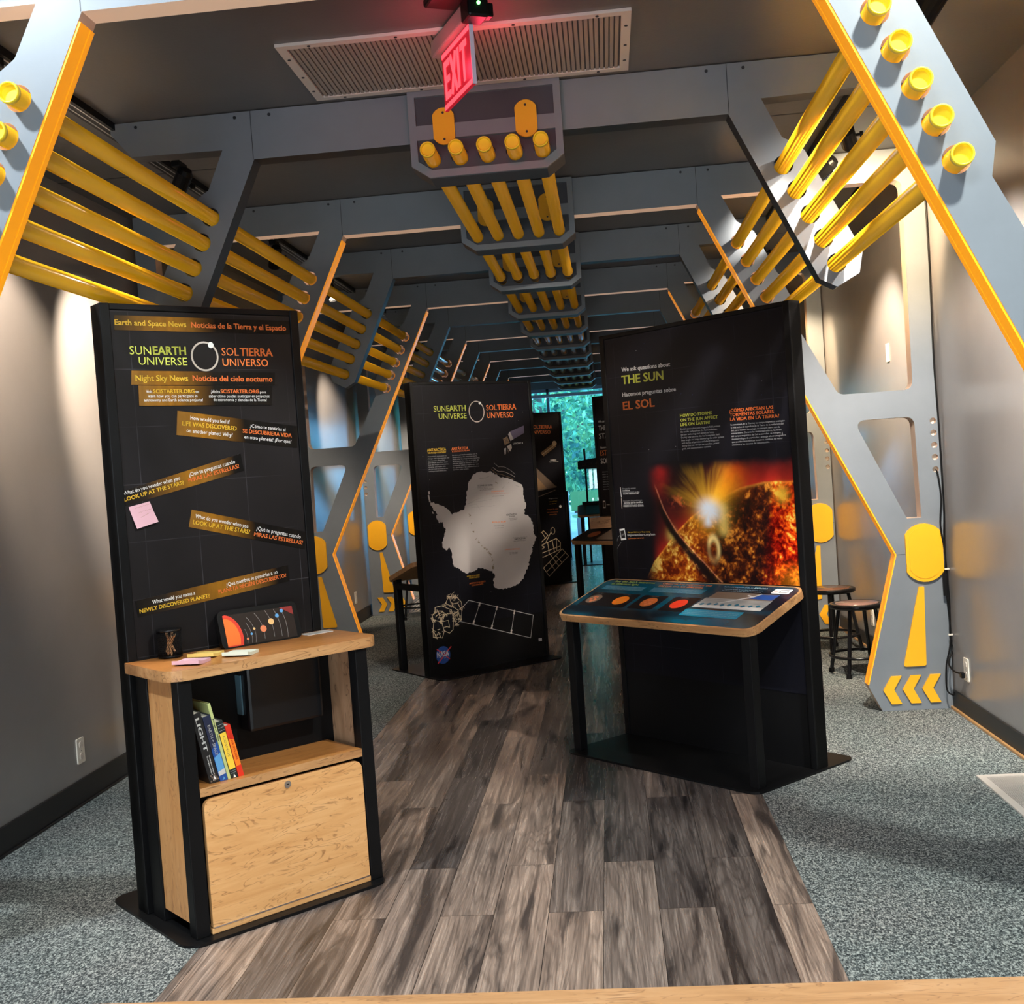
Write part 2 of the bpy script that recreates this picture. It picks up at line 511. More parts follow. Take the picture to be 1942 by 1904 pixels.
# ------------------------------------------------------------------ printed matter: text and outlines in each panel's own coordinates (metres)
KC = (-0.9633, 7.9823, 0.6856, 1.062)
LOGO_L = [('SUN', 0.095, 1.951, 0.1722, 1.9512, 0.0289, 'grn', 0), ('EARTH', 0.18, 1.9513, 0.3009, 1.9513, 0.0293, 'grn', 1), ('UNIVERSE', 0.1253, 1.9156, 0.303, 1.9145, 0.027, 'grn', 0), ('SOL', 0.4397, 1.9515, 0.5078, 1.9508, 0.0284, 'org', 0), ('TIERRA', 0.5133, 1.9509, 0.6469, 1.9501, 0.0287, 'org', 1), ('UNIVERSO', 0.4403, 1.9132, 0.6258, 1.9119, 0.027, 'org', 0)]
RING_L = [(0.3726, 1.9472), (0.3227, 1.9481), (0.3768, 1.9978), (0.3986, 1.9884)]
STRIPS = [([(0.0508, 2.086), (0.7325, 2.0857), (0.7257, 2.0352), (0.048, 2.0347)], [('Earth and Space News', 0.0507, 2.0525, 0.3096, 2.0516, 0.0187, 'yel', 1), ('Noticias de la Tierra y el Espacio', 0.3294, 2.0507, 0.7116, 2.0486, 0.0195, 'org', 1)]), ([(0.0966, 1.895), (0.6513, 1.8891), (0.6463, 1.84), (0.0926, 1.846)], [('Night Sky News', 0.1087, 1.8591, 0.301, 1.8585, 0.0202, 'yel', 1), ('Noticias del cielo nocturno', 0.3194, 1.8584, 0.6375, 1.8545, 0.0202, 'org', 1)]), ([(0.1165, 1.8431), (0.6346, 1.8364), (0.627, 1.7669), (0.1141, 1.7723)], [('Visit', 0.1414, 1.817, 0.1638, 1.8168, 0.0108, 'wht', 0), ('SCISTARTER.ORG', 0.1679, 1.8161, 0.3209, 1.8145, 0.0136, 'yel', 1), ('to', 0.3247, 1.8152, 0.3381, 1.815, 0.0098, 'wht', 0), ('learn how you can participate in', 0.1471, 1.8014, 0.3308, 1.7997, 0.0102, 'wht', 0), ('astronomy and Earth science projects!', 0.1319, 1.7874, 0.3505, 1.7848, 0.0101, 'wht', 0), ('¡Visita', 0.3844, 1.8139, 0.4201, 1.8135, 0.0113, 'wht', 0), ('SCISTARTER.ORG', 0.4232, 1.8135, 0.5764, 1.8112, 0.0135, 'org', 1), ('para', 0.5812, 1.8111, 0.607, 1.8109, 0.0087, 'wht', 0), ('saber cómo puedes participar en proyectos', 0.3756, 1.7985, 0.6194, 1.7954, 0.0098, 'wht', 0), ('de astronomía y ciencias de la Tierra!', 0.3919, 1.7849, 0.6061, 1.781, 0.0099, 'wht', 0)]), ([(0.2522, 1.7526), (0.7309, 1.6833), (0.7221, 1.5996), (0.2422, 1.6666)], [('How would you feel if', 0.2983, 1.7195, 0.449, 1.7, 0.0139, 'wht', 0), ('LIFE WAS DISCOVERED', 0.2659, 1.7002, 0.4748, 1.6742, 0.0152, 'yel', 1), ('on another planet? Why?', 0.28, 1.6755, 0.4574, 1.6519, 0.0138, 'wht', 0), ('¿Cómo te sentirías si', 0.5307, 1.6847, 0.6765, 1.6656, 0.013, 'wht', 0), ('SE DESCUBRIERA VIDA', 0.4991, 1.6663, 0.701, 1.6411, 0.0143, 'org', 1), ('en otro planeta? ¿Por qué?', 0.5036, 1.6445, 0.6975, 1.619, 0.0129, 'wht', 0)]), ([(0.0306, 1.4794), (0.4843, 1.5894), (0.493, 1.525), (0.0297, 1.4266)], [('What do you wonder when you', 0.0347, 1.4644, 0.242, 1.5075, 0.0133, 'wht', 0), ('LOOK UP AT THE STARS?', 0.0364, 1.4435, 0.2551, 1.4901, 0.0133, 'yel', 1), ('¿Qué te preguntas cuando', 0.2777, 1.5158, 0.4601, 1.5553, 0.0138, 'wht', 0), ('MIRAS LAS ESTRELLAS?', 0.2738, 1.4952, 0.475, 1.5374, 0.0138, 'org', 1)]), ([(0.2769, 1.3969), (0.7366, 1.2753), (0.7209, 1.2102), (0.2608, 1.3362)], [('What do you wonder when you', 0.2875, 1.3667, 0.4906, 1.3119, 0.0139, 'wht', 0), ('LOOK UP AT THE STARS?', 0.2768, 1.3453, 0.495, 1.2898, 0.0152, 'yel', 1), ('¿Qué te preguntas cuando', 0.5238, 1.3017, 0.7065, 1.2527, 0.0144, 'wht', 0), ('MIRAS LAS ESTRELLAS?', 0.5125, 1.281, 0.7129, 1.2289, 0.0144, 'org', 1)]), ([(0.0431, 1.0974), (0.6443, 1.1579), (0.6474, 1.0968), (0.0508, 1.039)], [('What would you name a', 0.1054, 1.0792, 0.2648, 1.0932, 0.0135, 'wht', 0), ('NEWLY DISCOVERED PLANET?', 0.058, 1.053, 0.3192, 1.0758, 0.0134, 'yel', 1), ('¿Qué nombre le pondrías a un', 0.3878, 1.1062, 0.5981, 1.1307, 0.0141, 'wht', 0), ('PLANETA RECIÉN DESCUBIERTO?', 0.3554, 1.0839, 0.6336, 1.1133, 0.014, 'org', 1)])]
NOTE = [(0.0478, 1.4233), (0.1237, 1.4379), (0.1451, 1.3647), (0.0676, 1.3463)]
TXT_R = [('We ask questions about', 0.1504, 1.9253, 0.4883, 1.9152, 0.0206, 'wht', 1), ('THE SUN', 0.1469, 1.8602, 0.4375, 1.8553, 0.0432, 'grn', 1), ('Hacemos preguntas sobre', 0.1448, 1.7958, 0.5161, 1.7892, 0.0207, 'wht', 1), ('EL SOL', 0.145, 1.7264, 0.3659, 1.7263, 0.0415, 'org', 1), ('HOW DO STORMS', 0.5337, 1.6584, 0.735, 1.6574, 0.0146, 'grn', 1), ('ON THE SUN AFFECT', 0.5341, 1.6358, 0.7715, 1.6343, 0.0146, 'grn', 1), ('LIFE ON EARTH?', 0.5322, 1.6143, 0.7198, 1.6129, 0.0147, 'grn', 1), ('¿CÓMO AFECTAN LAS', 0.8436, 1.6571, 1.0983, 1.6527, 0.0148, 'org', 1), ('TORMENTAS SOLARES', 0.8452, 1.6363, 1.0998, 1.6326, 0.0148, 'org', 1), ('LA VIDA EN LA TIERRA?', 0.8458, 1.6155, 1.1277, 1.6113, 0.0148, 'org', 1), ("Earth's atmosphere and magnetic field protect", 0.5306, 1.5954, 0.7828, 1.5937, 0.0081, 'gry', 0), ("life on the surface from the Sun's radiation,", 0.5309, 1.5815, 0.7626, 1.5804, 0.0081, 'gry', 0), ("but our technology isn't always so lucky.", 0.5313, 1.5676, 0.7433, 1.5671, 0.0081, 'gry', 0), ("During solar storms, the Sun's magnetic field", 0.5316, 1.5536, 0.7738, 1.5536, 0.0081, 'gry', 0), ('lines tangle and snap, showering the solar system', 0.532, 1.5397, 0.8008, 1.5403, 0.0081, 'gry', 0), ('with bursts of particles and electromagnetic', 0.5323, 1.5257, 0.7694, 1.5269, 0.0081, 'gry', 0), ('energy that can disrupt our satellites, power', 0.5327, 1.5118, 0.7705, 1.5135, 0.0081, 'gry', 0), ('grids, and communication systems.', 0.533, 1.4978, 0.7183, 1.4997, 0.0081, 'gry', 0), ('La atmósfera de la Tierra y su campo magnético protegen', 0.8462, 1.5939, 1.1564, 1.5905, 0.0077, 'gry', 0), ('la vida sobre la superficie de la Tierra de la radiación del', 0.8464, 1.5802, 1.1483, 1.5776, 0.0077, 'gry', 0), ('Sol, pero nuestra tecnología no siempre corre con la', 0.8466, 1.5665, 1.1271, 1.5647, 0.0077, 'gry', 0), ('misma suerte. Durante las tormentas solares, las líneas', 0.8468, 1.5529, 1.1363, 1.5517, 0.0077, 'gry', 0), ('del campo magnético del Sol se enredan, se rompen, y', 0.847, 1.5392, 1.1434, 1.5386, 0.0077, 'gry', 0), ('desatan ráfagas de partículas y energía electromagnética', 0.8472, 1.5255, 1.1595, 1.5256, 0.0077, 'gry', 0), ('que pueden desestabilizar nuestros satélites, las redes', 0.8474, 1.5118, 1.1383, 1.5126, 0.0077, 'gry', 0), ('eléctricas y los sistemas de comunicación.', 0.8476, 1.4982, 1.0658, 1.4994, 0.0077, 'gry', 0), ('Discover the extreme', 0.0994, 1.3142, 0.1955, 1.3151, 0.0077, 'gry', 0), ('conditions', 0.0984, 1.3037, 0.1521, 1.304, 0.0086, 'wht', 1), ('scientists study at the', 0.1005, 1.2969, 0.22, 1.2955, 0.0067, 'gry', 0), ('SOLAR OBSERVATORY', 0.1023, 1.2872, 0.2192, 1.287, 0.0086, 'wht', 1), ('Descubre las condiciones', 0.1, 1.2489, 0.2355, 1.2516, 0.0077, 'gry', 0), ('extremas que los científicos', 0.1032, 1.2392, 0.2409, 1.2402, 0.0086, 'wht', 1), ('estudian en este', 0.0997, 1.2316, 0.2402, 1.2317, 0.0067, 'gry', 0), ('OBSERVATORIO SOLAR', 0.0988, 1.222, 0.2445, 1.2222, 0.0086, 'wht', 1), ('Can you find more? Keep trying!', 0.117, 1.0853, 0.2788, 1.0881, 0.0067, 'yel', 0), ('implorastilearn.org/sun', 0.114, 1.068, 0.3107, 1.0731, 0.0115, 'wht', 1), ('¿Quieres saber más del Sol?', 0.1152, 1.0527, 0.2306, 1.056, 0.0067, 'org', 0)]
BAR_R = [(0.0843, 1.3262), (0.0875, 1.2742), (0.0868, 1.2665), (0.0861, 1.2155)]
PHONE_R = [(0.0566, 1.1047), (0.0949, 1.1085), (0.103, 1.0507), (0.0646, 1.0457)]
HAND_R = [(0.0328, 1.0416), (0.0461, 1.066), (0.0774, 1.0805), (0.0231, 0.9832), (0.0396, 1.0125), (0.0622, 1.035)]
SUN_LM = [(0.6816, 1.1923), (0.8803, 1.3008), (1.0198, 1.3209), (1.2143, 1.3195), (0.2911, 0.9346), (0.4494, 1.0812), (0.5589, 1.1619), (0.3265, 1.3266), (0.4556, 1.0894), (0.7148, 0.856), (0.9171, 1.399), (1.2192, 1.3851), (1.1809, 0.8748), (0.2835, 0.8505), (0.6748, 1.0495), (1.1164, 1.2636)]
FACE_R = [(0.0342, 2.1334), (1.2272, 2.0893), (1.1806, 0.9195)]
TXT_C = [('SUN', 0.1886, 1.9111, 0.2872, 1.9116, 0.0411, 'grn', 0), ('EARTH', 0.2959, 1.9124, 0.4593, 1.9116, 0.0404, 'grn', 1), ('UNIVERSE', 0.2252, 1.8574, 0.4634, 1.855, 0.0392, 'grn', 0), ('SOL', 0.6414, 1.9084, 0.7358, 1.9083, 0.0404, 'org', 0), ('TIERRA', 0.7432, 1.9086, 0.9108, 1.9095, 0.0406, 'org', 1), ('UNIVERSO', 0.6426, 1.8512, 0.8825, 1.8496, 0.0404, 'org', 0), ('ANTARCTICA', 0.1083, 1.6279, 0.2664, 1.6285, 0.0195, 'yel', 1), ('THE FROZEN CONTINENT', 0.1108, 1.6111, 0.266, 1.6107, 0.0107, 'yel', 1), ('ANTÁRTIDA', 0.3136, 1.6262, 0.4574, 1.6282, 0.0197, 'org', 1), ('EL CONTINENTE HELADO', 0.3171, 1.6121, 0.4686, 1.6131, 0.0099, 'org', 1), ('LANDSAT 8', 0.862, 1.6447, 0.952, 1.6463, 0.0123, 'wht', 1), ("Antarctica's snow and ice", 0.1076, 1.5864, 0.2657, 1.5863, 0.0083, 'gry', 0), ('change with the seasons and', 0.1077, 1.5712, 0.2875, 1.571, 0.0083, 'gry', 0), ('the temperature. Researchers', 0.1078, 1.556, 0.2516, 1.5558, 0.0083, 'gry', 0), ('and NASA satellites track', 0.1079, 1.5409, 0.2746, 1.5405, 0.0083, 'gry', 0), ('how the frozen continent is', 0.108, 1.5257, 0.2779, 1.5252, 0.0083, 'gry', 0), ('changing, and explain why', 0.1081, 1.5105, 0.2536, 1.5101, 0.0083, 'gry', 0), ('glaciers and ice shelves are', 0.1082, 1.4954, 0.2708, 1.4947, 0.0083, 'gry', 0), ('melting around Antarctica.', 0.1083, 1.4802, 0.2579, 1.4796, 0.0083, 'gry', 0), ('La nieve y el hielo cambian con la', 0.316, 1.5854, 0.5331, 1.5872, 0.0084, 'gry', 0), ('temperatura y las estaciones en la', 0.3159, 1.5703, 0.5258, 1.5719, 0.0084, 'gry', 0), ('Antártida. Investigadores y satélites', 0.3158, 1.5552, 0.5515, 1.5568, 0.0084, 'gry', 0), ('de la NASA, los ojos en el cielo del', 0.3157, 1.54, 0.5442, 1.5414, 0.0084, 'gry', 0), ('planeta, siguen la evolución de este', 0.3156, 1.5249, 0.5339, 1.5261, 0.0084, 'gry', 0), ('continente helado y explican por qué', 0.3155, 1.5098, 0.5386, 1.5108, 0.0084, 'gry', 0), ('los glaciares y las plataformas se', 0.3154, 1.4947, 0.5404, 1.4956, 0.0084, 'gry', 0), ('derriten cada verano.', 0.3153, 1.4795, 0.4497, 1.4802, 0.0084, 'gry', 0), ('OCEANS OF RIVERS', 0.516, 1.3489, 0.6501, 1.3452, 0.012, 'drk', 1), ('Channels of meltwater run over', 0.5111, 1.3389, 0.6554, 1.3335, 0.0077, 'drk', 0), ('the floating shelf each summer', 0.5143, 1.3284, 0.6545, 1.3231, 0.0077, 'drk', 0), ('and refreeze in winter', 0.5318, 1.3177, 0.637, 1.3139, 0.0077, 'drk', 0), ('OCÉANOS DE RÍOS', 0.6336, 1.2976, 0.7435, 1.2952, 0.0095, 'org', 1), ('Canales de agua de deshielo corren cada verano', 0.5826, 1.2838, 0.7931, 1.2795, 0.0078, 'rdk', 0), ('sobre la plataforma flotante', 0.6411, 1.264, 0.7407, 1.2621, 0.0069, 'drk', 0), ('SOUTH POLE', 0.7545, 1.1121, 0.8525, 1.1111, 0.0122, 'drk', 1), ('STATION', 0.7799, 1.0994, 0.8301, 1.0988, 0.0087, 'drk', 1), ('Telescopes here study', 0.7735, 1.0859, 0.8535, 1.0845, 0.007, 'drk', 0), ('the early universe', 0.7831, 1.0745, 0.8418, 1.0732, 0.007, 'drk', 0), ('POLO SUR', 0.6246, 1.0687, 0.7451, 1.0646, 0.0095, 'org', 1), ('Estación polar', 0.6432, 1.041, 0.727, 1.0381, 0.0069, 'drk', 0), ('de telescopios', 0.6439, 1.0252, 0.7204, 1.022, 0.0069, 'drk', 0), ('LAKE VOSTOK', 0.8131, 0.9239, 0.9152, 0.9215, 0.0114, 'drk', 1), ('A lake lies under the ice', 0.8014, 0.9374, 0.9304, 0.9343, 0.007, 'drk', 0), ('deep below the station', 0.8035, 0.9125, 0.9195, 0.9086, 0.007, 'drk', 0), ('LAGO VOSTOK', 0.72, 0.8555, 0.8549, 0.8475, 0.0087, 'org', 1), ('Un lago bajo', 0.757, 0.829, 0.8348, 0.8265, 0.007, 'drk', 0), ('el hielo', 0.7594, 0.8199, 0.8307, 0.8163, 0.007, 'drk', 0), ('ANTARCTICA IS A DESERT', 0.3671, 0.6915, 0.4789, 0.6893, 0.0102, 'yel', 1), ('CONTINENT', 0.3861, 0.6774, 0.4777, 0.6756, 0.0094, 'yel', 1), ('ANTÁRTIDA ES UN DESIERTO', 0.3847, 0.6363, 0.526, 0.6372, 0.0102, 'org', 1), ('CONTINENTE', 0.4037, 0.6203, 0.5039, 0.6207, 0.0102, 'org', 1)]
RING_C = [(0.5536, 1.9019), (0.4881, 1.9023), (0.5571, 1.9782), (0.5876, 1.9639)]
ICE = [(0.5397, 1.4562), (0.5956, 1.4477), (0.648, 1.4532), (0.6772, 1.428), (0.7175, 1.4081), (0.7908, 1.3991), (0.8416, 1.3696), (0.9038, 1.3434), (0.9273, 1.302), (0.9246, 1.2313), (0.943, 1.1678), (0.9253, 1.1514), (0.922, 1.1117), (0.9788, 1.076), (0.996, 1.021), (0.9961, 0.9585), (1.0156, 0.93), (0.9955, 0.8872), (0.9708, 0.8538), (0.9732, 0.8179), (0.9492, 0.7936), (0.9347, 0.7506), (0.9263, 0.7158), (0.896, 0.6791), (0.8758, 0.6325), (0.8293, 0.5935), (0.7849, 0.5765), (0.7205, 0.5709), (0.6775, 0.5628), (0.626, 0.575), (0.597, 0.6028), (0.5948, 0.638), (0.6191, 0.6788), (0.5855, 0.713), (0.5356, 0.7358), (0.4751, 0.751), (0.4375, 0.7292), (0.3807, 0.7182), (0.3414, 0.7311), (0.3038, 0.7609), (0.2653, 0.7778), (0.254, 0.8216), (0.2505, 0.8984), (0.2375, 0.9209), (0.2067, 0.907), (0.1833, 0.922), (0.1827, 0.9728), (0.2015, 1.0218), (0.219, 1.0541), (0.2008, 1.0726), (0.1988, 1.1066), (0.1598, 1.1099), (0.1435, 1.1492), (0.155, 1.1693), (0.1239, 1.2055), (0.1032, 1.2491), (0.1091, 1.2612), (0.1519, 1.2496), (0.1943, 1.2295), (0.2415, 1.2047), (0.2773, 1.1594), (0.3283, 1.1724), (0.3849, 1.1892), (0.4032, 1.2264), (0.4146, 1.3026), (0.4355, 1.3698), (0.4531, 1.3987), (0.4817, 1.4356)]
ISLES = [[(0.0915, 1.3405), (0.1042, 1.3413), (0.1047, 1.3245), (0.0944, 1.3168)], [(0.0863, 1.3132), (0.099, 1.3148), (0.1012, 1.2828), (0.1074, 1.2639), (0.0976, 1.2621), (0.09, 1.2878)], [(0.1113, 1.1939), (0.1244, 1.1886), (0.1263, 1.1759), (0.1141, 1.181)]]
RIDGE = [(0.4264, 1.156), (0.4401, 1.0775), (0.4567, 0.9728), (0.5083, 0.9162), (0.5661, 0.8672), (0.6029, 0.8113), (0.6053, 0.7414), (0.5938, 0.7035)]
RIVERS = [[(0.4224, 1.2292), (0.4957, 1.2538), (0.5789, 1.265)], [(0.4224, 1.2292), (0.5354, 1.2379), (0.6765, 1.2493)], [(0.4501, 1.197), (0.5424, 1.1985), (0.6247, 1.1922), (0.6725, 1.2016)], [(0.4314, 1.2156), (0.4928, 1.2196), (0.5387, 1.1556)]]
ICECAP = [[(0.6711, 1.3717), (0.7013, 1.3566), (0.6916, 1.366)], [(0.7853, 1.3511), (0.8023, 1.3632), (0.7943, 1.3567)], [(0.735, 1.3194), (0.7522, 1.3358)], [(0.8585, 1.3331), (0.8898, 1.3222)], [(0.5393, 1.4061), (0.5909, 1.4072), (0.6229, 1.4182)]]
WAVES = [[(0.6778, 1.5124), (0.712, 1.4826), (0.7644, 1.4796), (0.8154, 1.4547), (0.8837, 1.4021)], [(0.6647, 1.4809), (0.7042, 1.4525), (0.7615, 1.4447), (0.8128, 1.4241), (0.879, 1.3848)], [(0.648, 1.4688), (0.687, 1.436), (0.7386, 1.4242), (0.8106, 1.3978), (0.8672, 1.3723)]]
SATP = [[(0.3691, 0.5195), (0.9375, 0.3356), (0.8991, 0.1668), (0.2864, 0.3743), (0.3098, 0.4738), (0.3691, 0.5195)], [(0.4629, 0.4845), (0.3951, 0.3467)], [(0.6125, 0.4395), (0.5519, 0.2906)], [(0.7669, 0.3889), (0.7236, 0.2316)]]
SATB = [[(0.0799, 0.5032), (0.1341, 0.509), (0.2146, 0.469), (0.23, 0.4159), (0.2173, 0.324), (0.1858, 0.3029), (0.1433, 0.3258), (0.1246, 0.2777), (0.0478, 0.2929), (0.0497, 0.3389), (0.0619, 0.4045), (0.051, 0.4481), (0.0771, 0.4699), (0.0799, 0.5032)], [(0.1584, 0.5059), (0.1978, 0.5646), (0.2666, 0.5561), (0.3034, 0.5174), (0.3091, 0.4654), (0.2871, 0.3827), (0.2292, 0.3479)], [(0.0578, 0.4135), (0.1247, 0.3961), (0.1433, 0.3258)], [(0.1247, 0.3961), (0.1434, 0.4443), (0.2173, 0.4431)], [(0.0826, 0.4776), (0.1358, 0.4707), (0.1677, 0.4411)], [(0.2072, 0.5592), (0.2181, 0.5111), (0.273, 0.5127), (0.2984, 0.4582)], [(0.1741, 0.5166), (0.2314, 0.4924), (0.2779, 0.4523), (0.237, 0.4406)], [(0.2385, 0.5766), (0.2383, 0.5511), (0.263, 0.5719), (0.2639, 0.5479)], [(0.203, 0.5682), (0.2069, 0.555)], [(0.0557, 0.3296), (0.0721, 0.2936), (0.0942, 0.3242), (0.1104, 0.2839)], [(0.0791, 0.4359), (0.1102, 0.4571), (0.1164, 0.4141), (0.1524, 0.4347), (0.1344, 0.3948), (0.1837, 0.3966), (0.1893, 0.3449), (0.151, 0.3586)], [(0.2426, 0.4483), (0.2765, 0.4354), (0.2835, 0.4003), (0.2479, 0.3922), (0.2349, 0.3556), (0.2599, 0.3565)], [(0.2321, 0.4412), (0.2454, 0.4224), (0.2354, 0.3982)]]
NASA = [(0.1191, 0.1532), (0.0591, 0.1606), (0.1244, 0.2167), (0.0691, 0.1405), (0.1674, 0.1424), (0.0725, 0.0995), (0.1447, 0.1662), (0.1894, 0.2046), (0.0712, 0.2009), (0.1703, 0.1182)]
LSAT = [[(0.8391, 1.7423), (0.9713, 1.7837), (0.9696, 1.7268), (0.8685, 1.6846)], [(0.8219, 1.7225), (0.8391, 1.7423), (0.8685, 1.6846), (0.8392, 1.6704)], [(0.7728, 1.6912), (0.8113, 1.7075), (0.8322, 1.6605), (0.7841, 1.6422)], [(0.8017, 1.6311), (0.8437, 1.6497), (0.8473, 1.6187), (0.8294, 1.5913)], [(0.7758, 1.617), (0.7947, 1.6212), (0.7877, 1.5755), (0.7781, 1.5708)], [(0.8004, 1.6158), (0.8177, 1.5996), (0.8131, 1.5819)]]
CAPT = [(0.9712, 0.152), (1.0024, 0.1296)]
TXT_B = [('OLTIERRA', 0.5483, 1.9321, 0.8138, 1.9226, 0.0428, 'org', 1), ('NIVERSO', 0.5432, 1.8679, 0.7841, 1.8591, 0.0428, 'org', 0), ('HUBBLE', 0.7579, 1.5258, 0.8403, 1.5252, 0.0144, 'wht', 1), ('Space Telescope', 0.74, 1.5066, 0.8684, 1.5033, 0.01, 'wht', 0), ('Imagine what', 0.6961, 1.0522, 0.8229, 1.0514, 0.0115, 'wht', 0), ('you will find', 0.7015, 1.0172, 0.8085, 1.0149, 0.0115, 'yel', 0), ('up there', 0.6993, 0.9885, 0.798, 0.9867, 0.0115, 'yel', 0), ('Imagina lo que', 0.6694, 0.9215, 0.8125, 0.9189, 0.0115, 'org', 0), ('vas a encontrar', 0.6584, 0.8863, 0.8195, 0.8807, 0.0115, 'org', 0), ('allá arriba', 0.6888, 0.855, 0.7958, 0.8536, 0.0115, 'org', 0)]
HUB = [[(0.6269, 1.6298), (0.8161, 1.742), (0.8505, 1.6968), (0.6642, 1.5846)]]
HUBC = [(0.8289, 1.737), (0.8473, 1.7187)]
BSAT = [[(0.5408, 0.637), (0.5922, 0.6684), (0.6495, 0.6057), (0.5573, 0.5347)], [(0.5666, 0.6534), (0.6171, 0.5682)], [(0.6135, 0.5224), (0.697, 0.6448)], [(0.5458, 0.4926), (0.7644, 0.5592), (0.818, 0.5035), (0.8112, 0.417), (0.5502, 0.3409), (0.55, 0.4418), (0.5928, 0.4666), (0.5458, 0.4926)], [(0.6379, 0.5201), (0.6511, 0.3744)], [(0.7048, 0.5356), (0.7263, 0.3889)], [(0.7639, 0.552), (0.7608, 0.4073)], [(0.5547, 0.3981), (0.8146, 0.4603)], [(0.6592, 0.3736), (0.7707, 0.2177)], [(0.5563, 0.2106), (0.8365, 0.4219), (0.9206, 0.3265), (0.6297, 0.1019), (0.5563, 0.2106)], [(0.6432, 0.274), (0.717, 0.1652)], [(0.7398, 0.3513), (0.8229, 0.2488)], [(0.5929, 0.1563), (0.8826, 0.3738)]]
BDISH = [(0.7226, 0.657), (0.6932, 0.6596), (0.7258, 0.6973)]
BDISH2 = [(0.8531, 0.9505)]
BPLANET = [(0.55, 1.168), (0.5556, 1.4475), (0.8148, 1.1998), (0.5438, 1.0895), (0.7949, 1.1577)]

# ================================================================== the setting
WL, WR, CZ = -2.215, 2.19, 3.032
Y0, Y1 = 3.02, 20.6
def struct(name, mb, m, label=None):
    return mb.build(name, m, kind='structure')
PX0, PX1 = -1.005, .965                       # the plank strip
struct('floor', MB().box(PX0, PX1, 3.10, Y1 + .1, -.06, 0.0), M_PLANK)
struct('floor_carpet_left', MB().box(WL - .1, PX0, 3.10, Y1 + .1, -.06, .002), M_CARPET)
struct('floor_carpet_right', MB().box(PX1, WR + .1, 3.10, Y1 + .1, -.06, .002), M_CARPET)
struct('trim_1', MB().box(WL - .1, WR + .1, 2.90, 3.10, -.06, .006, .003), M_THRESH)
struct('floor_lobby', MB().box(-4, 4, -4, 2.90, -.06, 0.0), M_CARPET)
struct('wall_left', MB().box(WL - .12, WL, Y0, Y1 + .1, 0, CZ + .1), M_WALL)
struct('wall_right', MB().box(WR, WR + .12, Y0, Y1 + .1, 0, CZ + .1), M_WALL)
M_CEILS = M_CEIL
struct('ceiling', MB().box(WL - .12, WR + .12, Y0, Y1 + .1, CZ, CZ + .1), M_CEIL)
# thin dark panel joints across the ceiling
mb = MB()
for y in (5.45, 6.95, 8.4, 9.9, 11.2, 12.5, 13.7):
    mb.box(WL, WR, y, y + .012, CZ - .0015, CZ)
struct('trim_2', mb, M_ARCH_DARK)
struct('wall_lobby_header', MB().box(-4, 4, 2.90, Y0, CZ + .02, 4.1), M_LOBBY)
struct('wall_lobby_left', MB().box(-4.1, -4, -4, 3.02, 0, 4.1), M_LOBBY)
struct('wall_lobby_right', MB().box(4, 4.1, -4, 3.02, 0, 4.1), M_LOBBY)
struct('wall_back', MB().box(-4.1, 4.1, -4.1, -4, 0, 4.1), M_LOBBY)
struct('ceiling_lobby', MB().box(-4.1, 4.1, -4.1, Y0, 4.1, 4.2), M_LOBBY)
struct('wall_front_left', MB().box(-4.1, WL - .12, 2.95, Y0, 0, 4.1), M_LOBBY)
struct('wall_front_right', MB().box(WR + .12, 4.1, 2.95, Y0, 0, 4.1), M_LOBBY)
struct('baseboard_left', MB().box(WL, WL + .012, Y0, Y1, .0, .122, .003), M_BASEB)
struct('baseboard_right', MB().box(WR - .012, WR, Y0, Y1, .0, .105, .003), M_BASEB)
M_SHOE = wood('shoe_strip_oak', [(.42, .23, .09), (.34, .17, .06), (.5, .29, .12), (.25, .12, .05)], 'y', 1)
struct('trim_3', MB().box(WR - .026, WR - .012, Y0, Y1, .0, .016, .003), M_SHOE)
struct('trim_4', MB().box(WL + .012, WL + .022, Y0, Y1, .0, .012, .003), M_BASEB)
# end wall with the big window
mb = MB()
mb.box(WL, WR, Y1, Y1 + .12, 2.86, CZ)
mb.box(WL, -1.95, Y1, Y1 + .12, 0, 2.86)
mb.box(1.95, WR, Y1, Y1 + .12, 0, 2.86)
struct('wall_far', mb, M_WALL)
mb = MB()
for x in (-1.95, -.98, .0 - .62, .62, 1.9):
    mb.box(x, x + .05, Y1 + .02, Y1 + .09, 0, 2.86)
mb.box(-1.95, 1.95, Y1 + .02, Y1 + .09, 2.80, 2.86); mb.box(-1.95, 1.95, Y1 + .02, Y1 + .09, 0, .07)
M_WFRAME = mat('pale_window_frame', (.42, .46, .52), .4)
wf = struct('window_1', mb, M_WFRAME)
M_GLASS = bpy.data.materials.new('window_glass'); M_GLASS.use_nodes = True
nt = M_GLASS.node_tree; nt.nodes.clear()
o_ = nt.nodes.new('ShaderNodeOutputMaterial'); mx = nt.nodes.new('ShaderNodeMixShader'); tr = nt.nodes.new('ShaderNodeBsdfTransparent'); gl = nt.nodes.new('ShaderNodeBsdfGlossy')
tr.inputs[0].default_value = (.86, .95, .97, 1); gl.inputs['Roughness'].default_value = .02; mx.inputs[0].default_value = .06
nt.links.new(tr.outputs[0], mx.inputs[1]); nt.links.new(gl.outputs[0], mx.inputs[2]); nt.links.new(mx.outputs[0], o_.inputs[0])
MB().box(-1.92, 1.92, Y1 + .05, Y1 + .058, .07, 2.80).build('window_pane', M_GLASS, wf)
MB().box(-1.92, 1.92, Y1 - .03, Y1 + .015, 2.70, 2.76, .01).build('blind_rail', mat('white_blind_rail', (.8, .85, .9), .4), wf)

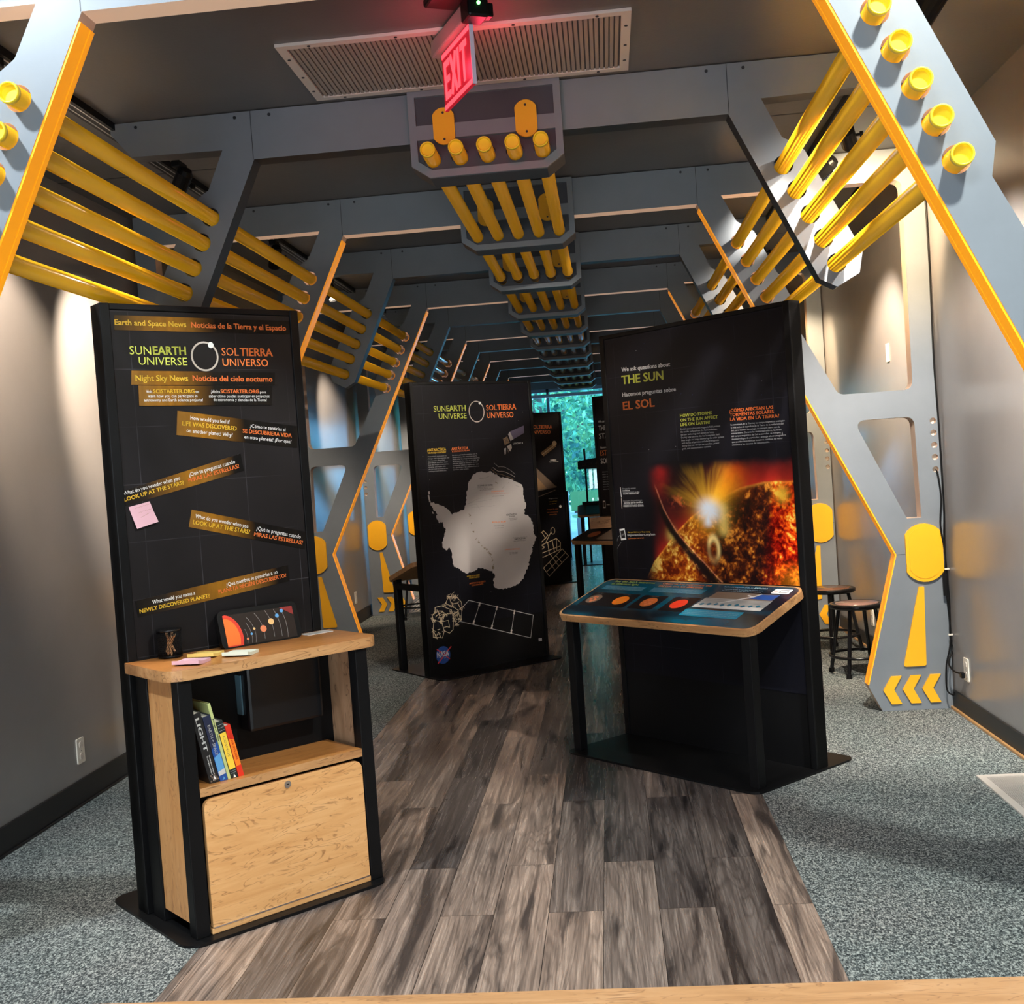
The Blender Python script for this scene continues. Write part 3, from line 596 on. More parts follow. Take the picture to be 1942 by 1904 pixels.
# ================================================================== arches
AY = [3.104, 4.661, 6.257, 7.742, 9.237, 10.538, 11.80, 13.015, 14.234, 15.573, 16.957, 18.316]
TH = .09
RODS = [(1.1854, 2.6044), (1.2321, 2.5020), (1.2790, 2.4001), (1.3259, 2.3000), (1.3723, 2.1970)]
PRX = [-.2255, -.1128, 0, .1128, .2255]; PRZ = 2.7509
XW = 2.183
def mir(pts): return [(-x, z) for x, z in pts]
BT = CZ - .004
full_out = [(1.804, .003), (1.737, .14), (1.926, .852), (.980, 2.827)]
full_out = [(XW, .003)] + full_out + mir(full_out)[::-1] + [(-XW, .003), (-XW, BT), (XW, BT)]
win1 = fillet([(1.112, 2.862), (1.186, 2.716), (1.275, 2.655), (1.475, 2.235), (1.461, 2.145), (1.672, 1.738), (2.062, 1.738), (2.068, 2.862)],
              [0, .03, .03, 0, 0, .05, .05, .05])
win2 = fillet([(1.741, 1.592), (2.060, 1.592), (2.068, 1.045), (1.992, 1.045)], [.045, .05, 0, 0])
BUT = [(2.158, z) for z in (1.562, 1.498, 1.432, 1.367, 1.300)]
rod_h = [circle(x, z, .039) for x, z in RODS]
plate_h = [circle(x, PRZ, .037) for x in PRX]
full_holes = [win1, win2] + rod_h + [circle(x, z, .0165, 14) for x, z in BUT]
full_holes += [mir(h) for h in full_holes]
half_r = [(1.589, BT), (1.589, 2.985), (1.505, 2.884), (1.113, 2.877), (1.186, 2.716), (1.213, 2.70), (1.272, 2.657), (1.475, 2.235), (1.459, 2.150), (1.368, 2.101), (1.301, 2.138), (.980, 2.827)]
half_out = half_r + mir(half_r)[::-1]
half_holes = rod_h + [mir(h) for h in rod_h]
frame_cache = {}
def frame_mesh(full, centre):
    key = (full, centre)
    if key not in frame_cache:
        outs = [full_out if full else half_out] + (full_holes if full else half_holes) + (plate_h if centre else [])
        me = plate_mesh(outs, 0, TH); side_slots(me)
        if full:
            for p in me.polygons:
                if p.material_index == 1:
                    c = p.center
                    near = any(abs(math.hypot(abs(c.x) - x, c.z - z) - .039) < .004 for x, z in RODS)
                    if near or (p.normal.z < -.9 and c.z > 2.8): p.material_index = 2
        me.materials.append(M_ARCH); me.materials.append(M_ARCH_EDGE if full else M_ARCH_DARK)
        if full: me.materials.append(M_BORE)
        frame_cache[key] = me
    return frame_cache[key]

def stadium(cx, cz, hw, zlo, zhi, sag, n=9):
    Rr = (hw * hw + sag * sag) / (2 * sag); a = math.asin(hw / Rr)
    top = [(cx + Rr * math.sin(t), zhi - Rr + Rr * math.cos(t)) for t in [a - 2 * a * k / n for k in range(n + 1)]]
    bot = [(cx + Rr * math.sin(t), zlo + Rr - Rr * math.cos(t)) for t in [-a + 2 * a * k / n for k in range(n + 1)]]
    return top + bot

def strip_seg(p, q, inward, y0, y1, t=.007):
    """amber strip along a leg's inner edge, with a shallow groove"""
    p, q = Vector(p), Vector(q); d = (q - p).normalized(); nrm = Vector((-d.y, d.x))
    if nrm.dot(Vector(inward)) < 0: nrm = -nrm
    mb = MB()
    g0 = y0 + (y1 - y0) * .66; g1 = g0 + .006
    for a, b, h in ((y0, g0, t), (g0, g1, t * .4), (g1, y1, t)):
        mb.prism([tuple(p + nrm * .0005), tuple(q + nrm * .0005), tuple(q + nrm * h), tuple(p + nrm * h)], 'y', a, b)
    return mb

part_cache = {}
def cached(key, fn):
    if key not in part_cache: part_cache[key] = fn()
    return part_cache[key]
def mesh_of(mb):
    bmesh.ops.remove_doubles(mb.bm, verts=mb.bm.verts, dist=1e-6)
    bmesh.ops.recalc_face_normals(mb.bm, faces=mb.bm.faces)
    me = bpy.data.meshes.new('part'); mb.bm.to_mesh(me); mb.bm.free(); return me

def arch(y, full, centre, label, detail=True):
    root = thing('full_arch' if full else 'half_arch', label, 'arch', (0, y, 0), 0, 'full arches with legs to the floor' if full else 'half arches hung from the ceiling')
    link('frame', frame_mesh(full, centre), [], root)
    for s in (1, -1):
        if full:
            sg = (s * 1.0, 0)
            a, b, c = (s * .992, 2.802), (s * 1.926, .852), (s * 1.740, .150)
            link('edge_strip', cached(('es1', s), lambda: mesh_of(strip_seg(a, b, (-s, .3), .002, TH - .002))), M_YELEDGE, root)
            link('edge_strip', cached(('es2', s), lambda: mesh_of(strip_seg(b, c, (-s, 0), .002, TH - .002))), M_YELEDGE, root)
            def ov():
                me = mesh_of(MB().prism(stadium(s * 2.070, .856, .0975, .698, 1.014, .056), 'y', -.016, 0).prism(stadium(s * 2.070, .856, .080, .716, .996, .050), 'y', -.0185, -.016))
                return me
            o = link('oval_plate', cached(('ov', s), ov), M_YEL, root)
            def wd():
                pts = fillet([(2.030, .673), (2.058, .673), (2.046, .243), (1.926, .243)], [.004, .004, .012, .012], 3)
                return mesh_of(MB().prism([(s * x, z) for x, z in pts], 'y', -.012, 0))
            link('tapered_bar', cached(('wd', s), wd), M_YEL, root)
            for k in range(3):
                def ch():
                    x0 = 1.811 + .1035 * k
                    pts = [(x0, .119), (x0 + .046, .194), (x0 + .101, .194), (x0 + .057, .121), (x0 + .096, .042), (x0 + .041, .042)]
                    return mesh_of(MB().prism([(s * x, z) for x, z in pts], 'y', -.011, 0))
                link('chevron', cached(('ch', s, k), ch), M_YEL, root)
            for x, z in BUT:
                link('round_socket', cached(('bt', s, z), lambda: mesh_of(MB().cyl((s * x, .030, z), (s * x, .036, z), .0162, seg=14))), M_WHITE, root)
        # seam where leg section meets the beam, screws
        link('seam', cached(('sm', s), lambda: mesh_of(MB().box(s * .983 - .0012, s * .983 + .0012, -.0008, 0, 2.827, BT))), M_ARCH_DARK, root)
        if full: link('seam', cached(('sm2', s), lambda: mesh_of(MB().box(min(s * 1.93, s * 2.18), max(s * 1.93, s * 2.18), -.0008, 0, .851, .853))), M_ARCH_DARK, root)
        for x in (.903, 1.05, 1.478):
            link('screw', cached(('sc', s, x), lambda: mesh_of(MB().cyl((s * x, -.002, 3.006), (s * x, .001, 3.006), .007, seg=8))), M_ARCH_DARK, root)
    if centre:
        octo = [(-.312, 3.024), (-.312, 2.722), (-.240, 2.671), (.240, 2.671), (.312, 2.722), (.312, 3.024)]
        def pl():
            me = plate_mesh([octo] + plate_h, -.030, TH + .03); side_slots(me); return me
        link('centre_plate', cached('pl', pl), [M_RECESS, M_RECESS], root)
        up_ = [(-.283, 3.000), (-.283, 2.884), (.283, 2.884), (.283, 3.000)]
        lo_ = [(-.283, 2.825), (-.283, 2.740), (-.228, 2.701), (.228, 2.701), (.283, 2.740), (.283, 2.825)]
        link('plate_rim', cached('rim', lambda: plate_mesh([octo, up_, lo_], -.047, -.030)), M_ARCH, root)
        for s in (1, -1):
            def tb():
                me = mesh_of(MB().prism(stadium(s * .168, 2.871, .044, 2.797, 2.946, .028), 'y', -.058, -.0465))
                return me
            tabo = link('yellow_tab', cached(('tab', s), tb), M_YEL, root)
            for sz in (2.925, 2.818): link('screw', cached(('tabs', s, sz), lambda: mesh_of(MB().cyl((s * .168, -.060, sz), (s * .168, -.0575, sz), .005, seg=8))), M_ARCH_DARK, tabo)
    return root

arch(AY[0], True, False, 'nearest grey arch, cropped by the photo edges, its yellow edge strips framing the view')
half_lab = ['nearest grey half arch without legs, its plate holding the capped ends of the ceiling tubes',
            'second nearest grey half arch, without legs, one full arch behind the capped plate',
            'third half arch from the front, legless, seen above the map panel',
            'fourth half arch from the front, legless, high in the tunnel',
            'small fifth half arch far down the tunnel, legless',
            'smallest half arch, farthest of the legless ones, just before the window']
full_lab = ['second nearest grey full arch, its right leg with yellow chevrons in front of the stools',
            'third grey full arch, its left yellow-edged leg rising beside the news panel',
            'fourth grey full arch, its left leg and oval seen left of the map panel',
            'fifth grey full arch, mostly hidden behind the map panel',
            'farthest grey full arch, tiny, next to the window']
ih = iff = 0
for i, y in enumerate(AY[1:]):
    if i % 2 == 0: arch(y, False, True, half_lab[ih]); ih += 1
    else: arch(y, True, True, full_lab[iff]); iff += 1

# ================================================================== amber tubes
def tube_obj(name, label, x, z, ya, yb, r, group, sleeves=()):
    root = thing(name, label, 'tube', (x, ya, z), 0, group)
    L = yb - ya
    MB().lathe([(r * .82, .026), (r * .84, .001), (r, .0), (r, L)], axis='y', seg=40).build('tube_body', M_TUBE, root, smooth=False)
    MB().lathe([(0, .022), (r * .80, .022), (r * .80, -.002), (r * .86, -.006), (r * .985, -.005), (r * 1.012, .001), (r * 1.012, .010)], axis='y', seg=40).build('end_cap', M_CAP, root)
    for q in sleeves:
        MB().lathe([(r, 0), (r * 1.16, .004), (r * 1.16, .018), (r * 1.10, .022), (r * 1.10, .14)], axis='y', seg=40, origin=(0, q - ya, 0)).build('sleeve', M_TUBE, root)
    return root
ords = ['topmost', 'second from the top', 'middle', 'fourth from the top', 'lowest']
for s, side in ((-1, 'left'), (1, 'right')):
    for (x, z), w_ in zip(RODS, ords):
        tube_obj('amber_tube', '%s of the five amber tubes along the %s side' % (w_, side), s * x, z, 3.052, 19.2, .0305, 'amber tubes along the ' + side,
                 sleeves=[AY[4] - .15, AY[6] - .15])
cords = ['leftmost', 'second from the left', 'middle', 'second from the right', 'rightmost']
for x, w_ in zip(PRX, cords):
    tube_obj('amber_tube', '%s of the five amber tubes under the ceiling centre line' % w_, x, PRZ, 4.49, 19.2, .0305, 'amber tubes along the ceiling', sleeves=[AY[3] - .17])

# ================================================================== track rails and spot heads
for s, side in ((-1, 'left'), (1, 'right')):
    r_ = thing('track_rail', 'long black lighting track with pale stripes on the %s side of the ceiling' % side, 'light track', (s * 1.60, 3.2, CZ), 0, 'ceiling light tracks')
    MB().box(-.032, .032, 0, 17.0, -.030, 0).build('rail', M_BLK, r_)
    for q in (-.016, .012): MB().box(q, q + .006, 0, 17.0, -.032, -.030).build('contact_strip', M_RAIL, r_)
M_LENS = mat('lit_lens', (1, 1, 1), .3, emit=(1, .86, .68), estr=14)
def head(label, x, y, target, energy, color=WARM, angle=55, blend=.7, big=False, z=None, lens=True):
    z = z or CZ - .03
    root = thing('track_spotlight', label, 'spotlight', (x, y, z), 0, 'track spotlights')
    rr = .055 if big else .038; ln = .20 if big else .13
    c = Vector((0, 0, -.10 if not big else -.13))
    d = (Vector(target) - Vector((x, y, z)) - c).normalized()
    MB().box(-.02, .02, -.05, .05, -.03, 0, .004).build('track_adapter', M_BLK, root)
    MB().tube([(0, 0, -.03), (0, 0, c.z * .55)], .008).box(-.012, .012, -.012, .012, c.z * .62, c.z * .5).build('yoke', M_BLK, root)
    a, b = c - d * ln * .45, c + d * ln * .55
    MB().cyl(a, b, rr, seg=20, cap=False).cyl(a - d * .02, a, rr * .7, rr, seg=20).build('can', M_BLK, root)
    k = d.cross(Vector((0, 0, 1))).normalized() if abs(d.z) < .98 else Vector((1, 0, 0))
    MB().cyl(c + k * rr, c + k * (rr + .022), .007, seg=10).cyl(c + k * (rr + .018), c + k * (rr + .032), .014, seg=12).build('knob', M_BLK, root)
    MB().cyl(b - d * .018, b - d * .014, rr * .93, seg=20).build('lens', M_LENS if lens else M_BLKG, root)
    light('spot_beam', 'SPOT', b + d * .01, energy, color, None, .022, angle, blend, root).rotation_euler = d.to_track_quat('-Z', 'Y').to_euler()
    return root
KE = 2.4
# left track
head('small black spotlight on the left track seen between the nearest left tubes', -1.50, 5.20, (-2.2, 5.75, 2.05), 120 * KE)
head('left track spotlight just behind the nearest arch, washing the left wall', -1.72, 4.25, (-2.2, 4.75, 2.2), 70 * KE)
head('left track spotlight hidden behind the nearest left tubes, aimed at the news panel', -1.60, 3.75, (-1.05, 4.2, 1.0), 40 * KE, NEUT, 60)
head('left track spotlight above the second full arch', -1.60, 7.05, (-2.2, 8.2, 1.7), 45 * KE)
head('left track spotlight above the map panel aimed across the aisle', -1.60, 8.5, (-.5, 7.4, .3), 20 * KE, NEUT, 70)
head('left track spotlight beyond the third full arch', -1.60, 9.9, (-2.2, 11.0, 1.6), 75 * KE)
head('left track spotlight beyond the fourth full arch', -1.60, 12.4, (-2.2, 13.8, 1.3), 110 * KE)
head('right track spotlight behind the Sun panel, aimed across at the map panel', 1.62, 6.05, (-.60, 8.2, 1.35), 75 * KE, NEUT, 52)
# right track
head('big black spotlight at the top right corner beside the nearest arch', 1.52, 3.70, (.55, 5.1, 1.45), 120 * KE, NEUT, 62, big=True)
head('right track spotlight near the entrance wall, lighting the right tubes', 1.95, 3.42, (1.42, 4.66, 2.25), 44 * KE, (1, .90, .80), 48)
head('small black spotlight with lit lens behind the right end of the nearest half arch', 1.55, 6.75, (2.19, 7.45, 1.35), 110 * KE, WARM, 75)
head('right track spotlight in front of the nearest half arch, aimed at the second arch leg', 1.62, 4.35, (2.10, 6.0, .9), 150 * KE, NEUT, 70)
head('right track spotlight washing the wall behind the second full arch', 1.62, 5.45, (2.19, 7.05, 2.35), 80 * KE, (1, .72, .42), 70)
head('right track spotlight lighting the rear right tubes', 1.95, 6.6, (1.40, 7.74, 2.25), 40 * KE, (1, .90, .80), 48)
head('right track spotlight beyond the third full arch', 1.62, 8.4, (2.19, 9.6, 1.6), 90 * KE, (1, .72, .42))
head('right track spotlight beyond the fourth full arch', 1.62, 10.9, (2.19, 12.2, 1.6), 90 * KE, (1, .72, .42))
head('right track spotlight deep in the tunnel aimed at the floor', 1.62, 13.4, (.2, 14.0, 0), 70 * KE, WARM, 90)
head('right track spotlight aimed at the second stacked panel on the right', 1.62, 9.6, (.3, 11.0, 1.2), 30 * KE, NEUT)

# ================================================================== ceiling grille and exit sign
g = thing('ceiling_grille', 'wide pale framed air grille with ribbed face set in the ceiling near the exit sign', 'air grille', (-.045, 4.30, CZ), 0)
W2, D2 = .635, .30
link('frame', plate_mesh([[(-W2, -D2), (W2, -D2), (W2, D2), (-W2, D2)], [(-W2 + .035, -D2 + .035), (W2 - .035, -D2 + .035), (W2 - .035, D2 - .035), (-W2 + .035, D2 - .035)]], -.012, -.0005, 'xy'), M_FRAMEW, g)
mb = MB()
n = 64
for k in range(n):
    x = -W2 + .04 + (2 * W2 - .08) * (k + .5) / n
    mb.box(x - .0065, x + .0065, -D2 + .034, D2 - .034, -.009, -.003)
mb.build('ribs', paint('grille_beige', (.30, .26, .225), .08, .5, 0), g)
MB().box(-W2 + .03, W2 - .03, -D2 + .03, D2 - .03, -.003, -.0012).build('backing', paint('grille_shadow', (.12, .10, .09), .08, .6, 0), g)
for x, y in [(x, y) for x in (-W2 + .12, -.2, .22, W2 - .12) for y in (-D2 + .017, D2 - .017)] + [(x, y) for x in (-W2 + .017, W2 - .017) for y in (-.17, .02, .18)]:
    MB().cyl((x, y, -.0145), (x, y, -.011), .006, seg=8).build('screw', M_ARCH_DARK, g)

sd = Vector((-.1308, .2655, 0)); SL = sd.length; ang = math.atan2(sd.y, sd.x)
es = thing('exit_sign', 'glowing red EXIT sign hung edge-on from the ceiling with grey housing', 'exit sign', (.0476, 3.777, 2.95), ang)
# local x runs along the sign away from the camera; the face seen is local +y
M_EXA = mat('exit_dark_red', (.10, .004, .008), .35, emit=(1, .008, .040), estr=.26)
M_EXB = mat('exit_bright_red', (.25, .006, .01), .35, emit=(1, .045, .060), estr=2.0)
MB().box(0, SL, -.006, .006, -.203, .0, .002).build('sign_panel', M_EXA, es)
mb = MB()
def lbox(x0, x1, z0, z1): mb.box(x0, x1, .0062, .0085, z0, z1); mb.box(x0, x1, -.0085, -.0062, z0, z1)
def bar(p, q, wd):
    d = Vector(q) - Vector(p); nn = Vector((-d.y, d.x)).normalized() * wd / 2
    pts = [tuple(Vector(p) - nn), tuple(Vector(q) - nn), tuple(Vector(q) + nn), tuple(Vector(p) + nn)]
    mb.prism(pts, 'y', .0062, .0085); mb.prism(pts, 'y', -.0085, -.0062)
z0, z1 = -.170, -.038
# read from the far end (local x large) towards the camera: E X I T
xe = SL - .022
lbox(xe - .018, xe, z0, z1)
for a, b in ((z0, z0 + .022), (-.115, -.093), (z1 - .022, z1)): lbox(xe - .055, xe - .018, a, b)
bar((xe - .070, z0), (xe - .125, z1), .020); bar((xe - .070, z1), (xe - .125, z0), .020)
lbox(xe - .158, xe - .139, z0, z1)
lbox(xe - .238, xe - .172, z1 - .022, z1); lbox(xe - .214, xe - .196, z0, z1 - .022)
mb.box(.004, SL - .004, .0062, .0075, -.200, -.184); mb.box(.004, SL - .004, .0062, .0075, -.022, -.006)
mb.build('lettering', M_EXB, es)
MB().box(-.004, .0, -.007, .007, -.203, 0).build('edge', mat('exit_pale_edge', (.7, .6, .75), .3), es)
MB().box(-.02, SL + .05, -.028, .028, .002, .060, .006).build('housing', M_FRAMEW if False else paint('exit_housing_grey', (.26, .245, .235), .05, .5, 0), es)
bb = MB().box(-.085, -.004, -.036, .036, -.012, .078, .008).box(-.06, -.02, -.062, -.036, .0, .045, .005).build('battery_box', M_BLK, es)
MB().sphere((-.086, 0, .030), .0065, 12).build('green_indicator', mat('green_led', (.05, .6, .05), .3, emit=(.1, 1, .12), estr=8), bb)
MB().sphere((-.086, .004, .055), .004, 10).build('red_button', mat('dull_red_button', (.35, .03, .01), .4), bb)
MB().box(-.10, .05, .03, .145, .052, .080, .008).build('canopy', M_BLK, es)
light('exit_glow', 'POINT', (.14, .10, -.10), 1.1, (1, .05, .10), None, .04, parent=es)
light('exit_glow', 'POINT', (.10, -.10, -.08), 1.3, (1, .05, .10), None, .04, parent=es)

# ================================================================== exhibit kiosks
PH = 2.127
def base_plate(root, u0, u1, v0, v1, r=.05):
    me = plate_mesh([rrect(u0, u1, v0, v1, r)], .001, .011, 'xy')
    link('base_plate', me, M_BLK, root)
def panel_body(root, W, th=.08, face=M_FACE, fw=.03, side='front'):
    """upright panel: core with side posts; returns the printed face"""
    mb = MB()
    mb.box(0, W, 0.004, th - .004, .011, PH - .01)
    mb.box(0, fw, -.004, th, .011, PH, .003); mb.box(W - fw, W, -.004, th, .011, PH, .003)
    mb.box(fw, W - fw, -.002, th, PH - .022, PH, .003)
    mb.build('panel', M_BLK, root)
    return MB().box(fw + .001, W - fw - .001, .001, .0035, .35, PH - .024).build('graphic_face', face, root)
def logo(pr, items, ring, d=.0008):
    pr.texts(items, d)
    (cx, cz), (lx, lz), (tx, tz), dot = ring
    pr.ring((cx, cz), abs(lx - cx), .0065, 'pale', d, rz=abs(tz - cz))
    pr.disc(dot, .011, 'wht', d + .0004)

# ---------------------------------------------------------------- news kiosk (left)
KLo, KLa = (-1.2872, 3.7421, 0), .7869
WLk = .767
nk = thing('exhibit_kiosk', 'maple and black news kiosk at the left with shelf, table top and tall notice panel', 'exhibit kiosk', KLo, KLa, 'exhibit kiosks')
base_plate(nk, -.030, .748, -.395, .27, .06)
fl = panel_body(nk, WLk, face=M_FACE_L, fw=.036)
pr = Print(); logo(pr, LOGO_L, RING_L); pr.build('lettering', fl)
# table top with plywood edge
ZT = .8907
top = rrect(-.012, .800, -.365, -.006, .065, 6, (1, 1, 0, 0))
tb = link('table_top', plate_mesh([top], ZT - .036, ZT, 'xy'), [M_OAKTOP, M_PLY], nk)
side_slots(tb.data, 2)
link('rounded_lip', plate_mesh([rrect(-.0125, .8005, -.3655, -.006, .065, 6, (1, 1, 0, 0)), rrect(-.008, .796, -.361, -.010, .062, 6, (1, 1, 0, 0))], ZT - .032, ZT - .004, 'xy'), M_PLY, tb)
for u in (.020, .693):
    MB().box(u, u + .050, -.353, -.303, .011, ZT - .036, .003).build('leg', M_BLK, nk)
MB().box(.022, .040, -.303, -.110, .055, ZT - .036).build('side_panel', M_MAPLEV, nk)
MB().box(.724, .742, -.303, -.110, .055, ZT - .036).build('side_panel', M_SPALT, nk)
MB().box(.015, .75, -.110, -.02, .011, ZT - .040, .003).build('rear_housing', M_BLK, nk)
shf = MB().box(.070, .693, -.350, -.112, .466, .494).build('shelf', M_OAKTOP, nk)
MB().box(.0705, .6925, -.3525, -.350, .466, .494).build('shelf_edge', M_PLY, shf)
dme = plate_mesh([rrect(.080, .688, .034, .455, .032, 6, (0, 0, 1, 1))], -.352, -.334)
dr = link('door', dme, M_MAPLE, nk)
mb = MB().cyl((.385, -.357, .437), (.385, -.350, .437), .0125, seg=20)
lk = mb.build('lock', M_CHROME, dr)
MB().box(.381, .389, -.3580, -.3568, .4355, .4385).build('keyhole', M_BLKG, lk)
MB().box(.082, .686, -.3535, -.350, .030, .0345).build('hinge', M_CHROME, dr)
MB().box(.076, .692, -.352, -.300, .011, .030, .003).build('bottom_rail', M_MAPLE, nk)
MB().box(.04, .724, -.300, -.285, .040, .460).build('inner_back', M_BLK, nk)
bn = MB().box(.345, .645, -.190, -.112, .600, ZT - .040, .012).build('hanging_bin', M_BLKG, nk)
MB().box(.3385, .344, -.150, -.112, .66, .80).build('bin_bracket', mat('bracket_blue_grey', (.09, .19, .25), .4), bn)

def on_kiosk(o, origin, ang, u, v, z, rz=0.0):
    c, s = math.cos(ang), math.sin(ang)
    o.location = (origin[0] + u * c - v * s, origin[1] + u * s + v * c, z)
    o.rotation_euler = (0, 0, ang + rz)

# notice strips stuck on the panel, each with its lettering
slab = ['gold to black strip headed Earth and Space News at the panel top',
        'gold to black strip reading Night Sky News below the round logo',
        'wide gold to black strip inviting people to join science projects, under Night Sky News',
        'tilted strip asking how life discovered on another planet would feel',
        'strip about looking up at the stars rising to the right above the pink note',
        'strip about looking up at the stars that slopes down to the right',
        'lowest strip asking to name a newly discovered planet']
sm_ = [strip_mat('strip_gold_upper', [(.0, (.05, .03, .01)), (.3, GOLD), (.55, BK), (1, BK)]), M_STRIP_A, M_STRIP_A, M_STRIP_A, M_STRIP_B, M_STRIP_A, M_STRIP_B]
for (quad, items), lab, m_ in zip(STRIPS, slab, sm_):
    cu = sum(q[0] for q in quad) / 4; cz = sum(q[1] for q in quad) / 4
    me = mesh_of(MB().prism([(q[0] - cu, q[1] - cz) for q in quad], 'y', -.0016, 0))
    o = link('notice_strip', me, m_)
    tag(o, lab, 'notice strip', 'notice strips on the news panel')
    on_kiosk(o, KLo, KLa, cu, -.0005 - (.0018 if items[0][0] == 'Visit' else 0) + .0016, cz)
    p2 = Print()
    for t in items: p2.text(t[0], t[1] - cu, t[2] - cz, t[3] - cu, t[4] - cz, *t[5:], d=.0022)
    p2.build('lettering', o)
# pink sticky note
cu = sum(q[0] for q in NOTE) / 4; cz = sum(q[1] for q in NOTE) / 4
M_PINK = mat('pink_paper', (.62, .36, .42), .7); M_YPAP = mat('yellow_paper', (.80, .58, .16), .7); M_MINT = mat('pale_mint_paper', (.62, .66, .54), .7)
me = bpy.data.meshes.new('note')
q = [(a - cu, b - cz) for a, b in NOTE]
vs = [(q[0][0], 0, q[0][1]), (q[1][0], 0, q[1][1]), ((q[1][0] + q[2][0]) / 2, -.004, (q[1][1] + q[2][1]) / 2), (q[2][0], -.013, q[2][1]), (q[3][0], -.011, q[3][1]), ((q[0][0] + q[3][0]) / 2, -.004, (q[0][1] + q[3][1]) / 2)]
me.from_pydata(vs + [(a, b + .0006, c) for a, b, c in vs], [], [(0, 1, 2, 5), (5, 2, 3, 4), (11, 8, 7, 6), (10, 9, 8, 11), (0, 6, 7, 1), (1, 7, 8, 2), (2, 8, 9, 3), (3, 9, 10, 4), (4, 10, 11, 5), (5, 11, 6, 0)])
o = link('sticky_note', me, M_PINK); tag(o, 'pink sticky note stuck on the notice panel under a tilted strip', 'sticky note')
on_kiosk(o, KLo, KLa, cu, -.001, cz)
pr = Print()
for i, (a, b) in enumerate(((-.028, .026), (-.022, .030), (-.018, .012))):
    zz = .024 - .016 * i
    pts = [(a + (b - a) * k / 14 + .004 * i, zz + .0012 * ((k * 7) % 3 - 1) + .0026 * k / 3) for k in range(15)]
    pr.ribbon(pts, .0008, 'dust', .0042 + .0014 * i)
pr.build('handwriting', o)

# sloped display with the planets
t_ = thing('display_screen', 'black framed picture of the Sun and planets leaning at the back of the table top', 'display')
on_kiosk(t_, KLo, KLa, .478, -.075, ZT)
TM = Matrix.Rotation(R(-16), 4, 'X')
me = plate_mesh([rrect(-.163, .158, -.004, .136, .022)], -.012, .012); me.transform(TM)
link('screen_frame', me, M_BLK, t_)
me = mesh_of(MB().box(-.143, .138, -.0135, -.0121, .002, .118)); me.transform(TM)
scr = link('picture', me, mat('screen_black', (.018, .013, .012), .25), t_)
pr = Print()
arc = [(-.143, .002)] + [(-.143 + .068 * math.cos(a), .040 + .105 * math.sin(a)) for a in np.linspace(-.37, .80, 14)] + [(-.143, .118)]
arc = [(-.143, .002), (-.082, .002)] + [(-.143 + .066 * math.cos(a), .030 + .090 * math.sin(a)) for a in np.linspace(-.05, 1.45, 14)] + [(-.143, .118)]
pr.poly(arc, 'sunred', .0001)
pr.poly([(a * .82 - .026, b * .86 + .004) for a, b in arc], 'sunor', .0004)
pl_ = [(-.062, .022, .005, 'planet'), (-.044, .038, .0045, 'blue'), (-.030, .055, .0045, 'planety'), (.006, .050, .0125, 'planet'), (.042, .072, .0115, 'planety'), (.070, .090, .0075, 'blue'), (.092, .106, .0070, 'blue')]
for a, b, r_, k in pl_:
    rr = a + .150
    pts = [(-.150 + rr * math.cos(t), .03 + (rr * .9) * math.sin(t) - .0) for t in np.linspace(math.atan2(b - .03, rr) - .55, math.atan2(b - .03, rr) + .45, 16)]
    sh = (a - pts[8][0], b - pts[8][1])
    pts = [(x + sh[0], z + sh[1]) for x, z in pts if .004 < z + sh[1] < .116 and x + sh[0] < .136]
    if len(pts) > 1: pr.ribbon(pts, .0011, 'greyp', .0002)
    pr.disc((a, b), r_, k, .0005)
pr.poly([(.085, .118), (.138, .118), (.138, .085)], 'redglow', .0002)
pr.build('planet_drawing', scr, v=-.0138, M=TM)

# mesh pen cup with short pencils
pc = thing('pen_cup', 'round black wire mesh pen cup on the left of the table top', 'pen cup')
on_kiosk(pc, KLo, KLa, .135, -.050, ZT)
PCR, PCH = .041, .100
mb = MB()
mb.lathe([(0.0, .002), (PCR, .002), (PCR, .010), (PCR - .0015, .010)], seg=32)
n = 44
for k in range(n):
    a = 2 * PI * k / n
    for sgn in (1, -1):
        pts = [(PCR * math.cos(a + sgn * f * .9), PCR * math.sin(a + sgn * f * .9), .008 + (PCH - .014) * f) for f in (0, .25, .5, .75, 1)]
        mb.tube(pts, .00075, 4)
mb.build('mesh_body', M_BLK, pc)
MB().lathe([(PCR - .002, PCH - .008), (PCR + .0022, PCH - .006), (PCR + .0022, PCH), (PCR - .002, PCH)], seg=32).build('rim', M_BLKG, pc)
M_PENC = mat('pencil_wood_paint', (.62, .30, .12), .45); M_PTIP = mat('pencil_tip', (.66, .47, .27), .6); M_LEAD = mat('pencil_lead', (.03, .03, .03), .4)
random.seed(4)
plab = ['short tan pencil leaning left in the mesh cup', 'short tan pencil standing steeply in the mesh cup', 'short tan pencil leaning right in the mesh cup', 'short tan pencil lying across the others in the cup',
        'short tan pencil at the back of the mesh cup', 'short tan pencil at the front of the mesh cup', 'short tan pencil lowest in the mesh cup']
